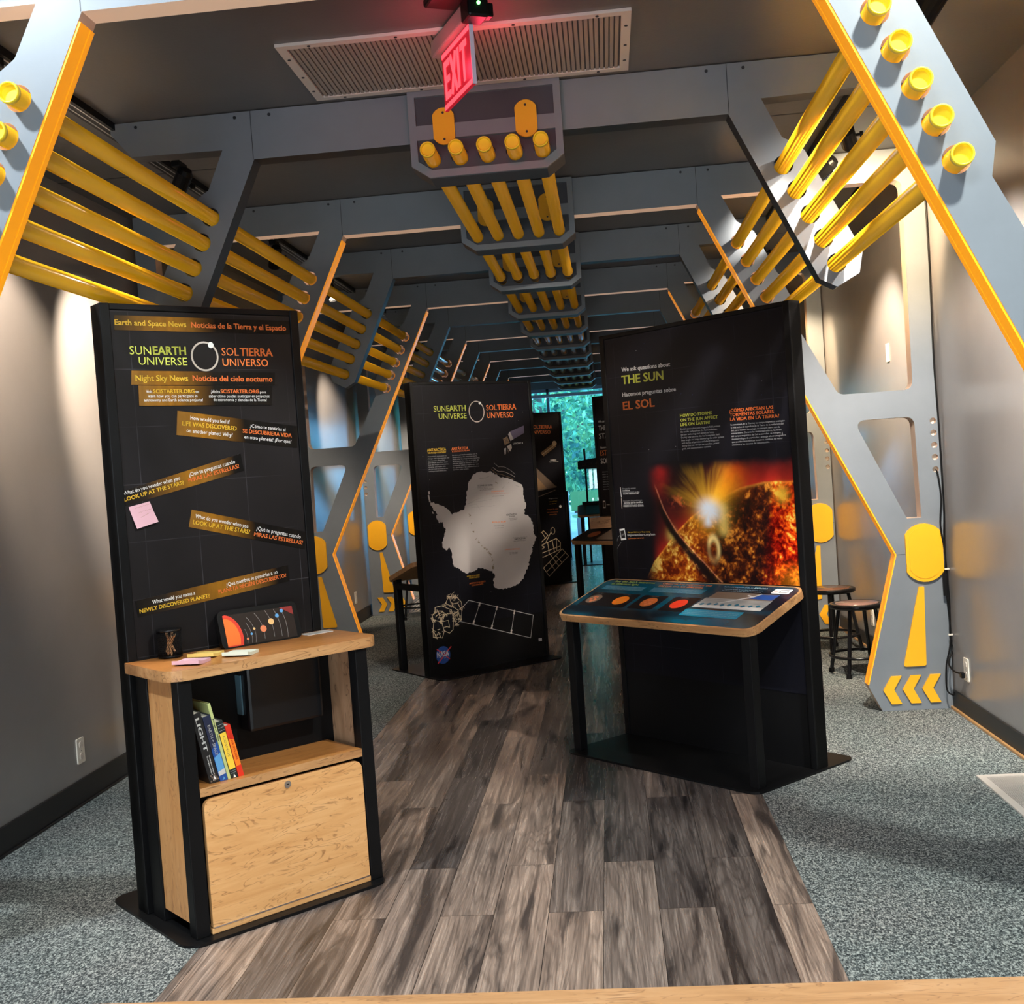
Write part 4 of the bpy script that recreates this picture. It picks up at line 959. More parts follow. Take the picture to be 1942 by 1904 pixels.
for k in range(7):
    a0 = random.uniform(0, 2 * PI); tilt = random.uniform(.35, .65)
    d = Vector((math.sin(tilt) * math.cos(a0), math.sin(tilt) * math.sin(a0), math.cos(tilt)))
    cen = Vector((random.uniform(-.007, .007), random.uniform(-.007, .007), .040 + .003 * k))
    L_ = min(.082, 2 * (PCR - .011) / max(math.sin(tilt), .1))
    p0, p1 = cen - d * L_ * .5, cen + d * L_ * .5
    if p0.z < .006: dz = .006 - p0.z; p0.z += dz; p1.z += dz
    pe = thing('pencil', plab[k], 'pencil', (0, 0, 0), 0, 'pencils in the mesh cup')
    on_kiosk(pe, KLo, KLa, .135, -.050, ZT)
    MB().cyl(p0, p1 - d * .010, .0036, seg=6).build('barrel', M_PENC, pe)
    MB().cyl(p1 - d * .010, p1 - d * .003, .0036, .0012, seg=8).build('sharpened_tip', M_PTIP, pe)
    MB().cyl(p1 - d * .003, p1, .0012, .0002, seg=6).build('lead', M_LEAD, pe)

# sticky note pads
def pad(label, m, u, v, rz):
    me = bpy.data.meshes.new('pad'); bm = bmesh.new()
    S, H, n = .047, .011, 8
    rows = []
    for i in range(n + 1):
        y = -S + 2 * S * i / n; lift = .007 * max(0, 1 - i / 4) ** 2
        rows.append([bm.verts.new((x, y, z)) for z in (0.0004 + lift * .75, H + lift) for x in (-S, S)])
    for A, B in zip(rows, rows[1:]):
        for q in ((0, 1), (3, 2)): bm.faces.new((A[q[0]], A[q[1]], B[q[1]], B[q[0]]))
        bm.faces.new((A[0], B[0], B[2], A[2])); bm.faces.new((A[1], A[3], B[3], B[1]))
    bm.faces.new((rows[0][0], rows[0][2], rows[0][3], rows[0][1])); bm.faces.new((rows[-1][0], rows[-1][1], rows[-1][3], rows[-1][2]))
    bmesh.ops.recalc_face_normals(bm, faces=bm.faces); bm.to_mesh(me); bm.free()
    o = link('note_pad', me, m); tag(o, label, 'note pad', 'sticky note pads on the table top')
    on_kiosk(o, KLo, KLa, u, v, ZT, rz)
    return o
pad('pink sticky note pad nearest the front edge of the table top', M_PINK, .116, -.262, R(-50))
pad('yellow sticky note pad behind the pink one', M_YPAP, .215, -.160, R(-48))
pad('pale mint sticky note pad right of the yellow one', M_MINT, .296, -.258, R(-50))
# info card on the right back corner
o = MB().box(-.055, .055, -.030, .030, 0, .0015).build('info_card', mat('card_white', (.62, .60, .58), .5))
tag(o, 'small pale printed card lying flat at the right back corner of the table top', 'card')
on_kiosk(o, KLo, KLa, .715, -.055, ZT)
pr = Print()
for i in range(5): pr.ribbon([(-.045, .018 - .009 * i), (.03 - .006 * (i % 2), .018 - .009 * i)], .002, 'greyp')
pr.build('card_print', o, M=Matrix(((1, 0, 0, 0), (0, 0, 1, 0), (0, -1, 0, .0018), (0, 0, 0, 1))))

# books on the shelf
M_PAGES = mat('book_pages', (.62, .58, .48), .8)
ZS = .494
def book(label, ub, w_, h, dep, lean, cover, front, extra=None, v0=-.318):
    root = thing('book', label, 'book', (0, 0, 0), 0, 'books leaning on the kiosk shelf')
    on_kiosk(root, KLo, KLa, ub, v0, ZS + .0005 + w_ * 0)
    T = Matrix.Rotation(-lean, 4, 'Y')
    cov = MB().box(-w_, 0, 0, .0025, 0, h, .001).box(-w_, -w_ + .002, .0025, dep, 0, h).box(-.002, 0, .0025, dep, 0, h)
    cov.build('cover', cover, root, M=T)
    MB().box(-w_ + .002, -.002, .003, dep - .004, .003, h - .004).build('pages', M_PAGES, root, M=T)
    if front:
        pr = Print(); front(pr, w_, h); o = pr.build('spine_print', root, v=-.0006, M=T)
    return root
def vtext(pr, s, x, ztop, zbot, cap, key, bold=1):
    # reads downwards along the spine
    pr.text(s, x, ztop, x, zbot, cap, key, bold, .0002)
def mk(name, c, rough=.35): return mat('book_' + name, c, rough)
LEAN = R(11.5)
def f_light(pr, w_, h):
    vtext(pr, 'LIGHT', -w_ * .70, h * .93, h * .46, .013, 'wht')
    for q in (.40, .62): vtext(pr, 'The visible spectrum and beyond', -w_ * q, h * .40, h * .13, .0045, 'wht', 0)
    pr.poly([(-w_ * .62, .012), (-w_ * .25, .012), (-w_ * .43, .03)], 'wht')
    for k in range(9): pr.disc((-w_ * (.1 + .09 * k), .012 + .006 * ((k * 5) % 4)), .003, 'brown', .0001)
def f_earth(pr, w_, h):
    pr.poly([(-w_, 0), (0, 0), (0, h * .60), (-w_, h * .50)], 'nblue', .0000)
    pr.poly([(-w_ * .95, h * .12), (-w_ * .05, h * .12), (-w_ * .05, h * .42), (-w_ * .95, h * .38)], 'blue', .0002)
    pr.poly([(-w_ * .95, h * .10), (-w_ * .05, h * .10), (-w_ * .05, h * .18), (-w_ * .95, h * .16)], 'palep', .0003)
    vtext(pr, 'EARTH + SPACE', -w_ * .68, h * .86, h * .40, .009, 'palep')
    pr.poly([(-w_ * .7, h * .02), (-w_ * .3, h * .03), (-w_ * .4, h * .07)], 'blue', .0003)
def f_green(pr, w_, h):
    vtext(pr, 'Night Sky', -w_ * .7, h * .8, h * .5, .004, 'drk')
def f_cosmos(pr, w_, h):
    pr.poly([(-w_ * .97, h * .17), (-w_ * .03, h * .17), (-w_ * .03, h * .80), (-w_ * .97, h * .80)], 'yel', .0001)
    pr.text('COSMOS', -w_ * .64, h * .74, -w_ * .64, h * .38, .0075, 'brown', 0, .0003)
    for q in (.84, .89, .94): pr.ribbon([(-w_ * .9, h * q), (-w_ * .1, h * q)], .0012, 'gry', .0001)
    for q in (.10, .135): pr.ribbon([(-w_ * .9, h * q), (-w_ * .1, h * q)], .0010, 'gry', .0001)
    pr.poly([(-w_ * .7, h * .02), (-w_ * .3, h * .02), (-w_ * .5, h * .08)], 'wht', .0001)
def f_red(pr, w_, h):
    pr.poly([(-w_ * .95, h * .22), (-w_ * .05, h * .22), (-w_ * .05, h * .70), (-w_ * .95, h * .76)], 'suno', .0001)
    vtext(pr, 'SOLAR SYSTEM', -w_ * .62, h * .84, h * .34, .0065, 'sunred')
book('black LIGHT book leaning against the kiosk post, first on the shelf', .157, .034, .248, .19, LEAN, mk('black', (.012, .012, .013)), f_light)
book('blue and black Earth and space book second on the shelf', .186, .027, .232, .19, LEAN, mk('navy', (.015, .02, .05)), f_earth)
book('thin pale green book third on the shelf, the tallest', .198, .0105, .270, .20, LEAN, mk('pale_green', (.50, .55, .22)), f_green)
book('black and yellow COSMOS book fourth on the shelf', .224, .024, .205, .16, LEAN, mk('blackgreen', (.012, .02, .02)), f_cosmos)
book('orange and red book at the right end of the row on the shelf', .246, .020, .186, .16, LEAN, mk('red', (.66, .03, .012)), f_red)

# ---------------------------------------------------------------- Sun kiosk (right) and its look-alike farther back
def fbm(x, y, seed=0, octs=5, rough=.55):
    rng = np.random.RandomState(seed); out = np.zeros_like(x); amp = 1.0; tot = 0
    for o in range(octs):
        G = rng.rand(64, 64); f = 2 ** o
        xx = x * f + rng.rand() * 50; yy = y * f + rng.rand() * 50
        xi = np.floor(xx).astype(int); yi = np.floor(yy).astype(int); fx = xx - xi; fy = yy - yi
        fx = fx * fx * (3 - 2 * fx); fy = fy * fy * (3 - 2 * fy)
        g = lambda a, b: G[a % 64, b % 64]
        v = (g(xi, yi) * (1 - fx) + g(xi + 1, yi) * fx) * (1 - fy) + (g(xi, yi + 1) * (1 - fx) + g(xi + 1, yi + 1) * fx) * fy
        out += amp * v; tot += amp; amp *= rough
    return out / tot
def cramp(t, stops):
    t = np.clip(t, 0, 1); p = [s_[0] for s_ in stops]
    return np.stack([np.interp(t, p, [s_[1][c] for s_ in stops]) for c in range(3)], -1)
def sm(a, b, x): t = np.clip((x - a) / (b - a), 0, 1); return t * t * (3 - 2 * t)
def sun_picture(parent, u0, u1, z0, z1, bg):
    nu, nz = 340, 215
    U, Z = np.meshgrid(np.linspace(u0, u1, nu), np.linspace(z0, z1, nz), indexing='ij')
    lu = [.22, .291, .449, .559, .70, .88, 1.02, 1.214]; lz = [.83, .9346, 1.081, 1.162, 1.24, 1.300, 1.321, 1.3195]
    limb = np.interp(U, lu, lz)
    n2 = fbm(U * 9, Z * 9, 2, 4); wx = (fbm(U * 14, Z * 14, 5, 3) - .5) * .03; wz = (fbm(U * 14, Z * 14, 6, 3) - .5) * .03
    n1 = fbm((U + wx) * 30, (Z + wz) * 30, 1, 5, .62); n3 = fbm((U + wx) * 75, (Z + wz) * 75, 3, 3)
    tex = n1 * .62 + n3 * .38
    tex = np.clip((tex - .5) * 3.0 + .42 + (n2 - .5) * .9, 0, 1)
    hot = sm(1.0, 1.12, U + .25 * (1.1 - Z)); mid = sm(.68, .78, U) * (1 - sm(.98, 1.08, U)); left = 1 - sm(.60, .74, U)
    red = cramp(tex, [(0, (.10, .0, .0)), (.35, (.42, .006, .002)), (.6, (.90, .06, .003)), (.85, (1, .27, .010)), (1, (1, .62, .10))])
    drk = cramp(tex, [(0, (.012, .004, .004)), (.45, (.06, .010, .004)), (.75, (.26, .055, .006)), (1, (.75, .28, .03))])
    gold = cramp(tex, [(0, (.10, .008, .002)), (.4, (.30, .045, .004)), (.7, (.58, .20, .012)), (1, (.95, .62, .14))])
    wsum = (hot + mid + left + 1e-6)[..., None]
    disk = (red * hot[..., None] + drk * mid[..., None] + gold * left[..., None]) / wsum
    # bottom right brightens to yellow
    yb = (sm(1.0, 1.19, U) * (1 - sm(.86, .98, Z)))[..., None]; disk = disk * (1 - yb * .6) + np.array([.95, .38, .02]) * yb * .6 * (0.4 + tex[..., None])
    depth = limb - Z
    rim = np.exp(-(depth / .010) ** 2)[..., None]
    disk = disk + rim * np.array([.65, .26, .03]) * (.5 + n1[..., None])
    # glow above the limb
    up = np.clip(-depth, 0, 1)
    bgc = np.array(bg)
    glow = np.exp(-up / .075)[..., None] * np.array([.42, .016, .004]) * sm(.27, .36, U)[..., None] * (.35 + 1.2 * n2[..., None])
    sky = bgc + glow
    inside = sm(-.006, .006, depth)[..., None]
    img = sky * (1 - inside) + disk * inside
    # flash, its streaks and beam
    fu, fz = .680, 1.195
    du, dz = U - fu, Z - fz
    rr = np.sqrt(du ** 2 + (dz * 1.05) ** 2); an = np.arctan2(dz, du)
    st = fbm((an + 4) * 4.5 + n2 * .5, rr * 3.0, 7, 4, .6)
    ylw = np.exp(-(rr / (.095 + .11 * sm(.35, .8, st) * sm(-.4, .6, np.sin(an)))) ** 2)
    img = img * (1 - .75 * ylw[..., None]) + np.array([.70, .40, .025]) * ylw[..., None]
    bu, bz = .917 - fu, 1.405 - fz; bl = math.hypot(bu, bz); bu /= bl; bz /= bl
    al = du * bu + dz * bz; ac = np.abs(-du * bz + dz * bu - .006)
    bm_ = sm(0, .05, al) * np.exp(-(ac / (.030 + .17 * np.clip(al, 0, 1))) ** 2) * (1 - sm(.20, .36, al)) * (.75 + .5 * n1)
    bm_ = np.clip(bm_, 0, 1)
    bc = cramp(al / .28, [(0, (1, .70, .06)), (.45, (.95, .40, .015)), (1, (.75, .09, .005))])
    img = img * (1 - bm_[..., None]) + bc * bm_[..., None]
    # yellow base running down from the flash on the right
    b2 = np.exp(-((U - .765) / .030) ** 2) * sm(1.05, 1.10, Z) * (1 - sm(1.20, 1.25, Z))
    img = img * (1 - .8 * b2[..., None]) + np.array([.92, .66, .16]) * .8 * b2[..., None]
    core = np.exp(-(((du + .3 * dz * .6) / .070) ** 2 + (dz / .055) ** 2) ** 1.5)
    tailc = np.exp(-((du + .01) / .026) ** 2) * sm(1.10, 1.14, Z) * (1 - sm(1.17, 1.2, Z)); core = np.maximum(core, tailc * .9)
    core *= .75 + .5 * st; core = np.clip(core, 0, 1)
    img = img * (1 - core[..., None]) + np.array([.60, .68, .78]) * core[..., None]
    # pale loop
    lu_, lz_ = (U - .693) / .042, (Z - 1.005) / .075
    rl = np.sqrt(lu_ ** 2 + lz_ ** 2); lp = np.exp(-((rl - .75) / .24) ** 2) * (sm(-.6, .4, lz_ + .6 * lu_) * .8 + .25)
    img = img * (1 - lp[..., None]) + np.array([.90, .66, .24]) * lp[..., None]
    # small left flare on the limb
    lf = np.exp(-(((U - .425) / .03) ** 2 + ((Z - 1.075) / .035) ** 2)); img = img * (1 - .8 * lf[..., None]) + np.array([.72, .55, .12]) * .8 * lf[..., None]
    # bright patch upper right
    bp = np.exp(-(((U - 1.115) / .035) ** 2 + ((Z - 1.262) / .035) ** 2)) * (.5 + n1); bp = np.clip(bp, 0, 1)
    img = img * (1 - bp[..., None]) + np.array([1, .58, .05]) * bp[..., None]
    # dark filament with a thin glowing edge
    fl_z = [1.42, 1.3266, 1.20, 1.0894, .97, .856, .80]; fl_u = [.315, .3265, .385, .4556, .585, .7148, .78]
    fc = np.interp(Z, fl_z[::-1], fl_u[::-1]); wd = np.interp(Z, [.85, 1.0, 1.15, 1.33], [.055, .034, .026, .008])
    dd = (U - fc) + .008 * (n2 - .5) * 2
    fil = np.exp(-((dd + wd * .8) / wd) ** 4) * (1 - sm(1.30, 1.36, Z)); streak = sm(.52, .70, fbm((U - fc) * 55 + wx * 40, Z * 22 + wz * 60, 11, 4)) * (1 - sm(.93, 1.02, Z))
    img = img * (1 - fil[..., None] * (1 - .7 * streak[..., None]))  + np.array([.85, .42, .12]) * (fil * streak * .6)[..., None] + np.array([.012, .006, .006]) * fil[..., None]
    ed = np.exp(-((dd - .004) / .0042) ** 2) * (1 - sm(1.28, 1.34, Z)); img = img + np.array([.55, .20, .10]) * ed[..., None] * (.4 + n1[..., None])
    # red prominence haze at the top left
    hz = np.exp(-(((U - .375) / .05) ** 2 + ((Z - 1.35) / .07) ** 2)) * (.2 + 1.2 * n2); img = img + np.array([.42, .01, .006]) * hz[..., None]
    hz2 = np.exp(-(((U - .50) / .06) ** 2 + ((Z - 1.245) / .03) ** 2)) * sm(.5, .65, n1); img = img + np.array([.6, .10, .03]) * hz2[..., None]
    # fade into the panel at the left and top
    fade = sm(.225 + .06 * (n2 - .5), .33 + .04 * (n2 - .5), U + .22 * (1.1 - np.minimum(Z, 1.1)) * 0) * (1 - sm(1.385, 1.44, Z - .03 * (n2 - .5)))
    img = bgc * (1 - fade[..., None]) + np.clip(img, 0, 1) * fade[..., None]
    idx = np.arange(nu * nz).reshape(nu, nz)
    F = np.stack([idx[:-1, :-1], idx[1:, :-1], idx[1:, 1:], idx[:-1, 1:]], -1).reshape(-1, 4)
    F = F[(fade.reshape(-1)[F] > .004).any(1)]
    V = np.stack([U, np.full_like(U, -.0004), Z], -1).reshape(-1, 3)
    me = bpy.data.meshes.new('sun_picture'); me.from_pydata(V.tolist(), [], F.tolist())
    ca = me.color_attributes.new('ink', 'FLOAT_COLOR', 'POINT')
    rgba = np.concatenate([np.clip(img, 0, 1).reshape(-1, 3), np.ones((nu * nz, 1))], 1).astype(np.float32)
    ca.data.foreach_set('color', rgba.ravel())
    m = mat('printed_sun_picture', (1, 1, 1), .34, spec=.18); nt_ = NT(m)
    a = nt_.n('ShaderNodeVertexColor', layer_name='ink'); nt_.base(a.outputs['Color'])
    return link('sun_picture', me, m, parent)

KRo, KRa = (.4029, 6.0216, 0), -.7981
WRk = 1.219
def sloped_table(root, u0, u1, v0, v1, z0, z1, th=.034, pr=None, graphic=None):
    dv, dz = v1 - v0, z1 - z0; L = math.hypot(dv, dz); a = math.atan2(dz, dv)
    M = Matrix.Translation((0, v0, z0)) @ Matrix.Rotation(a, 4, 'X')
    me = plate_mesh([rrect(u0, u1, 0, L, .062, 7)], -th, 0, 'xy'); me.transform(M)
    tbl = link('table_top', me, M_PLY, root)
    me = plate_mesh([rrect(u0 + .012, u1 - .012, .012, L - .012, .052, 7)], .0003, .0016, 'xy'); me.transform(M)
    gr = link('table_graphic', me, graphic or INK['blk'], tbl)
    if pr:
        # printing coordinates: (u, d along the slope) lifted off the surface
        PM = M @ Matrix(((1, 0, 0, 0), (0, 0, 1, 0), (0, -1, 0, .0020), (0, 0, 0, 1)))
        pr.build('table_print', gr, M=PM)
    return tbl
def post_pair(root, us, v, zt, w_=.05):
    for u in us: MB().box(u, u + w_, v, v + w_, .011, zt, .003).build('leg', M_BLK, root)

M_TGRAPH = mat('table_print_teal', (.004, .030, .055), .22, spec=.6); nt_ = NT(M_TGRAPH)
nt_.base(nt_.ramp(nt_.noise(nt_.coord(scale=(1, 3, 3)), 2.2, 3), [(.40, (.003, .010, .018)), (.62, (.0, .075, .13))]))
sk = thing('exhibit_kiosk', 'tall black Sun panel kiosk at right with fiery picture and sloped reading table', 'exhibit kiosk', KRo, KRa, 'exhibit kiosks')
base_plate(sk, .005, 1.232, -.445, .283, .06)
fr_ = panel_body(sk, WRk, face=M_FACE, fw=.034)
sun_picture(fr_, .22, WRk - .0355, .845, 1.46, (.0055, .0058, .0095))
pr = Print(); pr.texts(TXT_R, .0008)
pr.ribbon([BAR_R[0], BAR_R[1]], .004, 'wht', .0008); pr.ribbon([BAR_R[2], BAR_R[3]], .004, 'pale', .0008)
q = PHONE_R
pr.poly(q, 'wht', .0008)
def lerp2(a, b, f): return (a[0] + (b[0] - a[0]) * f, a[1] + (b[1] - a[1]) * f)
def inq(u_, v_): return lerp2(lerp2(q[0], q[1], u_), lerp2(q[3], q[2], u_), v_)
pr.poly([inq(.12, .16), inq(.88, .16), inq(.88, .84), inq(.12, .84)], 'blk', .0012)
pr.poly([inq(.2, .5), inq(.7, .42), inq(.7, .56), inq(.2, .66)], 'handg', .0015)
pr.ribbon(HAND_R[:3], .004, 'handg', .0008); pr.ribbon(HAND_R[3:], .003, 'handg', .0008)
random.seed(8)
for k in range(16): pr.disc((random.uniform(.05, 1.15), random.uniform(1.5, 2.05)), random.choice((.0012, .0016, .0022)), 'nblue' if k % 3 else 'gry', .0006, n=8)
pr.build('lettering', fr_)
# table print
tp = Print()
for (a, b) in ((.02, .13), (.185, .16), (.375, .16), (.58, .16)):
    tp.poly(rrect(a, a + .165, .115, .262, .012), 'blk', .0000)
for (cu_, cd), k, k2 in (((.063, .197), 'brown', 'planet'), ((.256, .197), 'suno', 'suny'), ((.449, .197), 'sund', 'planet'), ((.643, .199), 'sunr', 'sunred')):
    r_ = .046
    tp.disc((cu_ + .014, cd - .008), r_, k, .0003, n=32)
    for j in range(7):
        aa = j * 2.4; tp.disc((cu_ + .014 + .022 * math.cos(aa) * (.4 + .1 * j), cd - .008 + .024 * math.sin(aa)), .007 + .002 * (j % 3), k2, .0005, n=9)
    tp.text('Sun light', cu_ - .02, cd + .052, cu_ + .03, cd + .052, .006, 'gry', 0, .0005)
tp.text("See the Sun's extremes", .046, .385, .331, .385, .017, 'grn', 1, .0004)
tp.text('in different light', .046, .358, .240, .358, .017, 'grn', 1, .0004)
tp.text('Observa los extremos del', .386, .385, .703, .385, .015, 'org', 1, .0004)
tp.text('Sol con una luz diferente', .380, .360, .670, .360, .015, 'org', 1, .0004)
para = ['Scientists use telescopes in space to watch the Sun', 'in many kinds of light. Each colour of light shows', 'a different layer of the Sun and its storms.']
para2 = ['Los científicos usan telescopios espaciales para ver', 'el Sol con muchos tipos de luz. Cada color de la luz', 'muestra una capa diferente del Sol y sus tormentas.']
for i in range(3):
    tp.text(para[i], .030, .330 - .014 * i, .31, .330 - .014 * i, .0075, 'gry', 0, .0004)
    tp.text(para2[i], .372, .330 - .014 * i, .70, .330 - .014 * i, .0075, 'gry', 0, .0004)
tp.text('Explore the magnetism of the Sun', .785, .385, .96, .385, .010, 'gry', 0, .0004)
tp.text('EXPLORA', .965, .383, 1.04, .383, .012, 'wht', 1, .0004)
for i in range(2): tp.text('Touch the screen to see how the storms move', .80, .362 - .016 * i, 1.03, .362 - .016 * i, .008, 'gry', 0, .0004)
tp.poly(rrect(1.085, 1.182, .345, .392, .008), 'wht', .0003)
tp.ribbon(rrect(1.125, 1.165, .356, .382, .004), .004, 'drk', .0005, True); tp.ring((1.102, .366), .006, .002, 'planet', .0005)
tp.poly([(.775, .258), (1.146, .258), (1.146, .335), (.785, .335)], 'brown', .0002)
tp.poly([(.752, .172), (1.15, .172), (1.15, .270), (.765, .270)], 'greyp', .0003)
tp.poly([(.752, .172), (1.15, .172), (1.15, .200), (.755, .200)], 'palep', .0004)
tp.poly([(.99, .285), (1.14, .275), (1.15, .330), (1.04, .325)], 'nblue', .0004)
tp.ribbon([(.86, .215), (1.02, .300), (.985, .312)], .010, 'palep', .0006); tp.ribbon([(1.02, .300), (1.045, .330)], .012, 'palep', .0006)
for k in range(9): tp.disc((.79 + .04 * k, .205 + .004 * (k % 3)), .012, 'teal', .0006, n=10)
for k in range(4): tp.ribbon([(.77, .228 + .01 * k), (1.14, .232 + .012 * k)], .0018, 'drk', .0006)
for i in range(3): tp.text('A loop of hot plasma rises from the surface of the Sun and', .755, .130 - .015 * i, 1.06, .130 - .015 * i, .0075, 'gry', 0, .0004)
tp.poly(rrect(.74, 1.08, .085, .152, .006), 'tealb', .0001)
tp.poly([(.025, .30), (.315, .30), (.315, .345), (.025, .345)], 'teal', .0001); tp.poly([(.365, .30), (.71, .30), (.71, .345), (.365, .345)], 'teal', .0001)
sloped_table(sk, -.034, 1.230, -.415, -.012, .704, .842, pr=tp, graphic=M_TGRAPH)
post_pair(sk, (.0207, 1.1486), -.393, .685)

# the similar kiosk farther back on the right, seen edge-on between the map panel and the Sun panel
k2 = thing('exhibit_kiosk', 'distant black kiosk just left of the Sun panel, its wooden table carrying a brown box', 'exhibit kiosk', (.292, 11.45, 0), -.80, 'exhibit kiosks')
base_plate(k2, .005, 1.232, -.445, .283, .06)
f2_ = panel_body(k2, WRk, face=M_FACE, fw=.034)
pr = Print()
pr.text('We ask questions about', .07, 1.86, .40, 1.86, .022, 'wht', 1, .0008); pr.text('THE', .07, 1.78, .17, 1.78, .05, 'wht', 1, .0008); pr.text('STARS', .07, 1.70, .28, 1.70, .05, 'wht', 1, .0008)
pr.text('Hacemos preguntas sobre', .07, 1.60, .40, 1.60, .022, 'wht', 1, .0008); pr.text('ESTRELLAS', .07, 1.53, .36, 1.53, .05, 'org', 1, .0008)
pr.text('SOLARES', .07, 1.45, .32, 1.45, .05, 'wht', 1, .0008)
for i in range(8): pr.text('stars form and fade', .08, 1.36 - .025 * i, .30, 1.36 - .025 * i, .012, 'gry', 0, .0008)
pr.poly([(.06, 1.0), (.095, 1.0), (.095, 1.075), (.06, 1.075)], 'wht', .0008); pr.poly([(.065, 1.012), (.09, 1.012), (.09, 1.063), (.065, 1.063)], 'blk', .0012); pr.text('stars.org', .11, 1.03, .2, 1.03, .014, 'wht', 0, .0008)
pr.build('lettering', f2_)
tp = Print()
tp.disc((.17, .17), .07, 'planet', .0002); tp.poly(rrect(.3, 1.1, .05, .36, .02), 'brown', .0001)
sloped_table(k2, -.034, 1.230, -.415, -.012, .704, .842, pr=tp)
post_pair(k2, (.0207, 1.1486), -.393, .685)
o = MB().box(-.11, .11, -.06, .06, 0, .11, .003).build('wooden_block', M_PLY); tag(o, 'brown box resting on the far wooden table left of the Sun panel', 'box')
o.location = (.30, 11.20, .795); o.rotation_euler = (0, 0, 0.05)
o.location.z = .815

# ---------------------------------------------------------------- map kiosk in the middle: its printed back faces the camera
WCk = KC[3] if len(KC) > 3 else 1.062
mk_ = thing('exhibit_kiosk', 'tall black panel with pale Antarctica map in the middle, table on its far side', 'exhibit kiosk', (KC[0], KC[1], 0), KC[2], 'exhibit kiosks')
base_plate(mk_, -.01, 1.072, -.18, .60, .05)
fc_ = panel_body(mk_, WCk, face=M_FACE, fw=.028)
pr = Print(); logo(pr, [t for t in TXT_C if t[0] in ('SUN', 'EARTH', 'UNIVERSE', 'SOL', 'TIERRA', 'UNIVERSO')], RING_C)
pr.texts([t for t in TXT_C if t[0] not in ('SUN', 'EARTH', 'UNIVERSE', 'SOL', 'TIERRA', 'UNIVERSO')], .0016)
random.seed(11)
def jag(pts, amp, sub=5):
    out = []
    n = len(pts)
    for i in range(n):
        a, b = Vector(pts[i]), Vector(pts[(i + 1) % n]); d = (b - a)
        nn = Vector((-d.y, d.x)).normalized() if d.length > 1e-6 else Vector((0, 0))
        for k in range(sub):
            p = a + d * k / sub + nn * random.uniform(-amp, amp) * (0.4 if k == 0 else 1)
            out.append((p.x, p.y))
    return out
pr.poly(jag(ICE, .006), 'ice', .0008)
for p in ISLES: pr.poly(jag(p, .002, 3), 'ice', .0008)
for k in range(70):
    i = random.randrange(len(RIDGE) - 1); p = lerp2(RIDGE[i], RIDGE[i + 1], random.random())
    if i > 2 or random.random() < .35: pr.poly([(p[0] + random.uniform(-.012, .012), p[1] + random.uniform(-.012, .012)) for _ in range(3)], 'rock', .0012)
for p in RIVERS: pr.ribbon(jag(p, .003, 3)[:-3], .0014, 'greyp', .0012)
for p in ICECAP:
    if len(p) > 2 and p[0] != p[-1] and len(p) == 3 and abs(p[0][0] - p[1][0]) < .05: pr.poly(jag(p, .003, 3), 'rock', .0012)
    else: pr.ribbon(p, .003, 'greyp', .0012)
for i, p in enumerate(WAVES): pr.ribbon(jag(p, .002, 3)[:-3], .0026 if i else .0018, ('palep', 'pale', 'dust')[i], .0008)
for p in SATP: pr.ribbon(p, .0036, 'palep', .0008)
for a, b in SATP[1:]:
    for f in (.0, .1, .9, 1.0): pr.disc(lerp2(a, b, f), .0085, 'pale', .0011, n=12)
for p in SATB: pr.ribbon(p, .0042, 'cream', .0008)
for k in range(90):
    p0 = random.choice(SATB); a = random.choice(p0)
    pr.ribbon([(a[0] + random.uniform(-.02, .02), a[1] + random.uniform(-.02, .02)) for _ in range(3)], .0026, 'cream', .0008)
for i, p in enumerate(LSAT): pr.poly(p, ('purple', 'ice', 'dust', 'pale', 'ice', 'brown')[i], .0009)
for a, b in ((LSAT[2][0], LSAT[2][2]), (LSAT[2][1], LSAT[2][3])): pr.ribbon([a, b], .006, 'brown', .0012)
c_, lf, tp_ = NASA[0], NASA[1], NASA[2]
rx, rz = abs(c_[0] - lf[0]), abs(tp_[1] - c_[1])
pr.disc(c_, rx, 'nblue', .0009, rz=rz, n=32)
pr.ribbon([NASA[5], NASA[6], NASA[7]], .008, 'nred', .0013); pr.ribbon([NASA[8], lerp2(NASA[8], NASA[9], .5), NASA[9]], .007, 'nred', .0013)
pr.ring((c_[0], c_[1]), rx * .72, .002, 'palep', .0012, rz=rz * .35)
for k in range(7): pr.disc((c_[0] + rx * .6 * math.cos(k * 2.3), c_[1] + rz * .62 * math.sin(k * 1.7)), .002, 'wht', .0013, n=6)
pr.text('NASA', NASA[3][0], NASA[3][1], NASA[4][0], NASA[4][1], .040, 'wht', 1, .0018)
pr.poly([CAPT[0], (CAPT[1][0], CAPT[0][1]), CAPT[1], (CAPT[0][0], CAPT[1][1])], 'ice', .0009)
for k in range(14): pr.disc((random.uniform(.06, 1.0), random.uniform(.5, 2.0)), .0016, 'gry', .0005, n=6)
pr.build('lettering', fc_)
M2 = Matrix(((-1, 0, 0, WCk), (0, -1, 0, .08), (0, 0, 1, 0), (0, 0, 0, 1)))
def far_table(root, W, M2):
    dv, dz = -.415, -.135; L = .437
    me = plate_mesh([rrect(-.02, W + .02, 0, .43, .05, 6)], -.034, 0, 'xy')
    me.transform(M2 @ Matrix.Translation((0, -.44, .704)) @ Matrix.Rotation(math.atan2(.138, .42), 4, 'X'))
    link('table_top', me, M_PLY, root)
    for u in (.02, W - .07): MB().box(u, u + .05, -.42, -.37, .011, .70, .003).build('leg', M_BLK, root, M=M2)
    for u in (.02, W - .07): MB().box(u, u + .05, -.37, -.02, .62, .66).build('support_rail', M_BLK, root, M=M2)
far_table(mk_, WCk, M2)

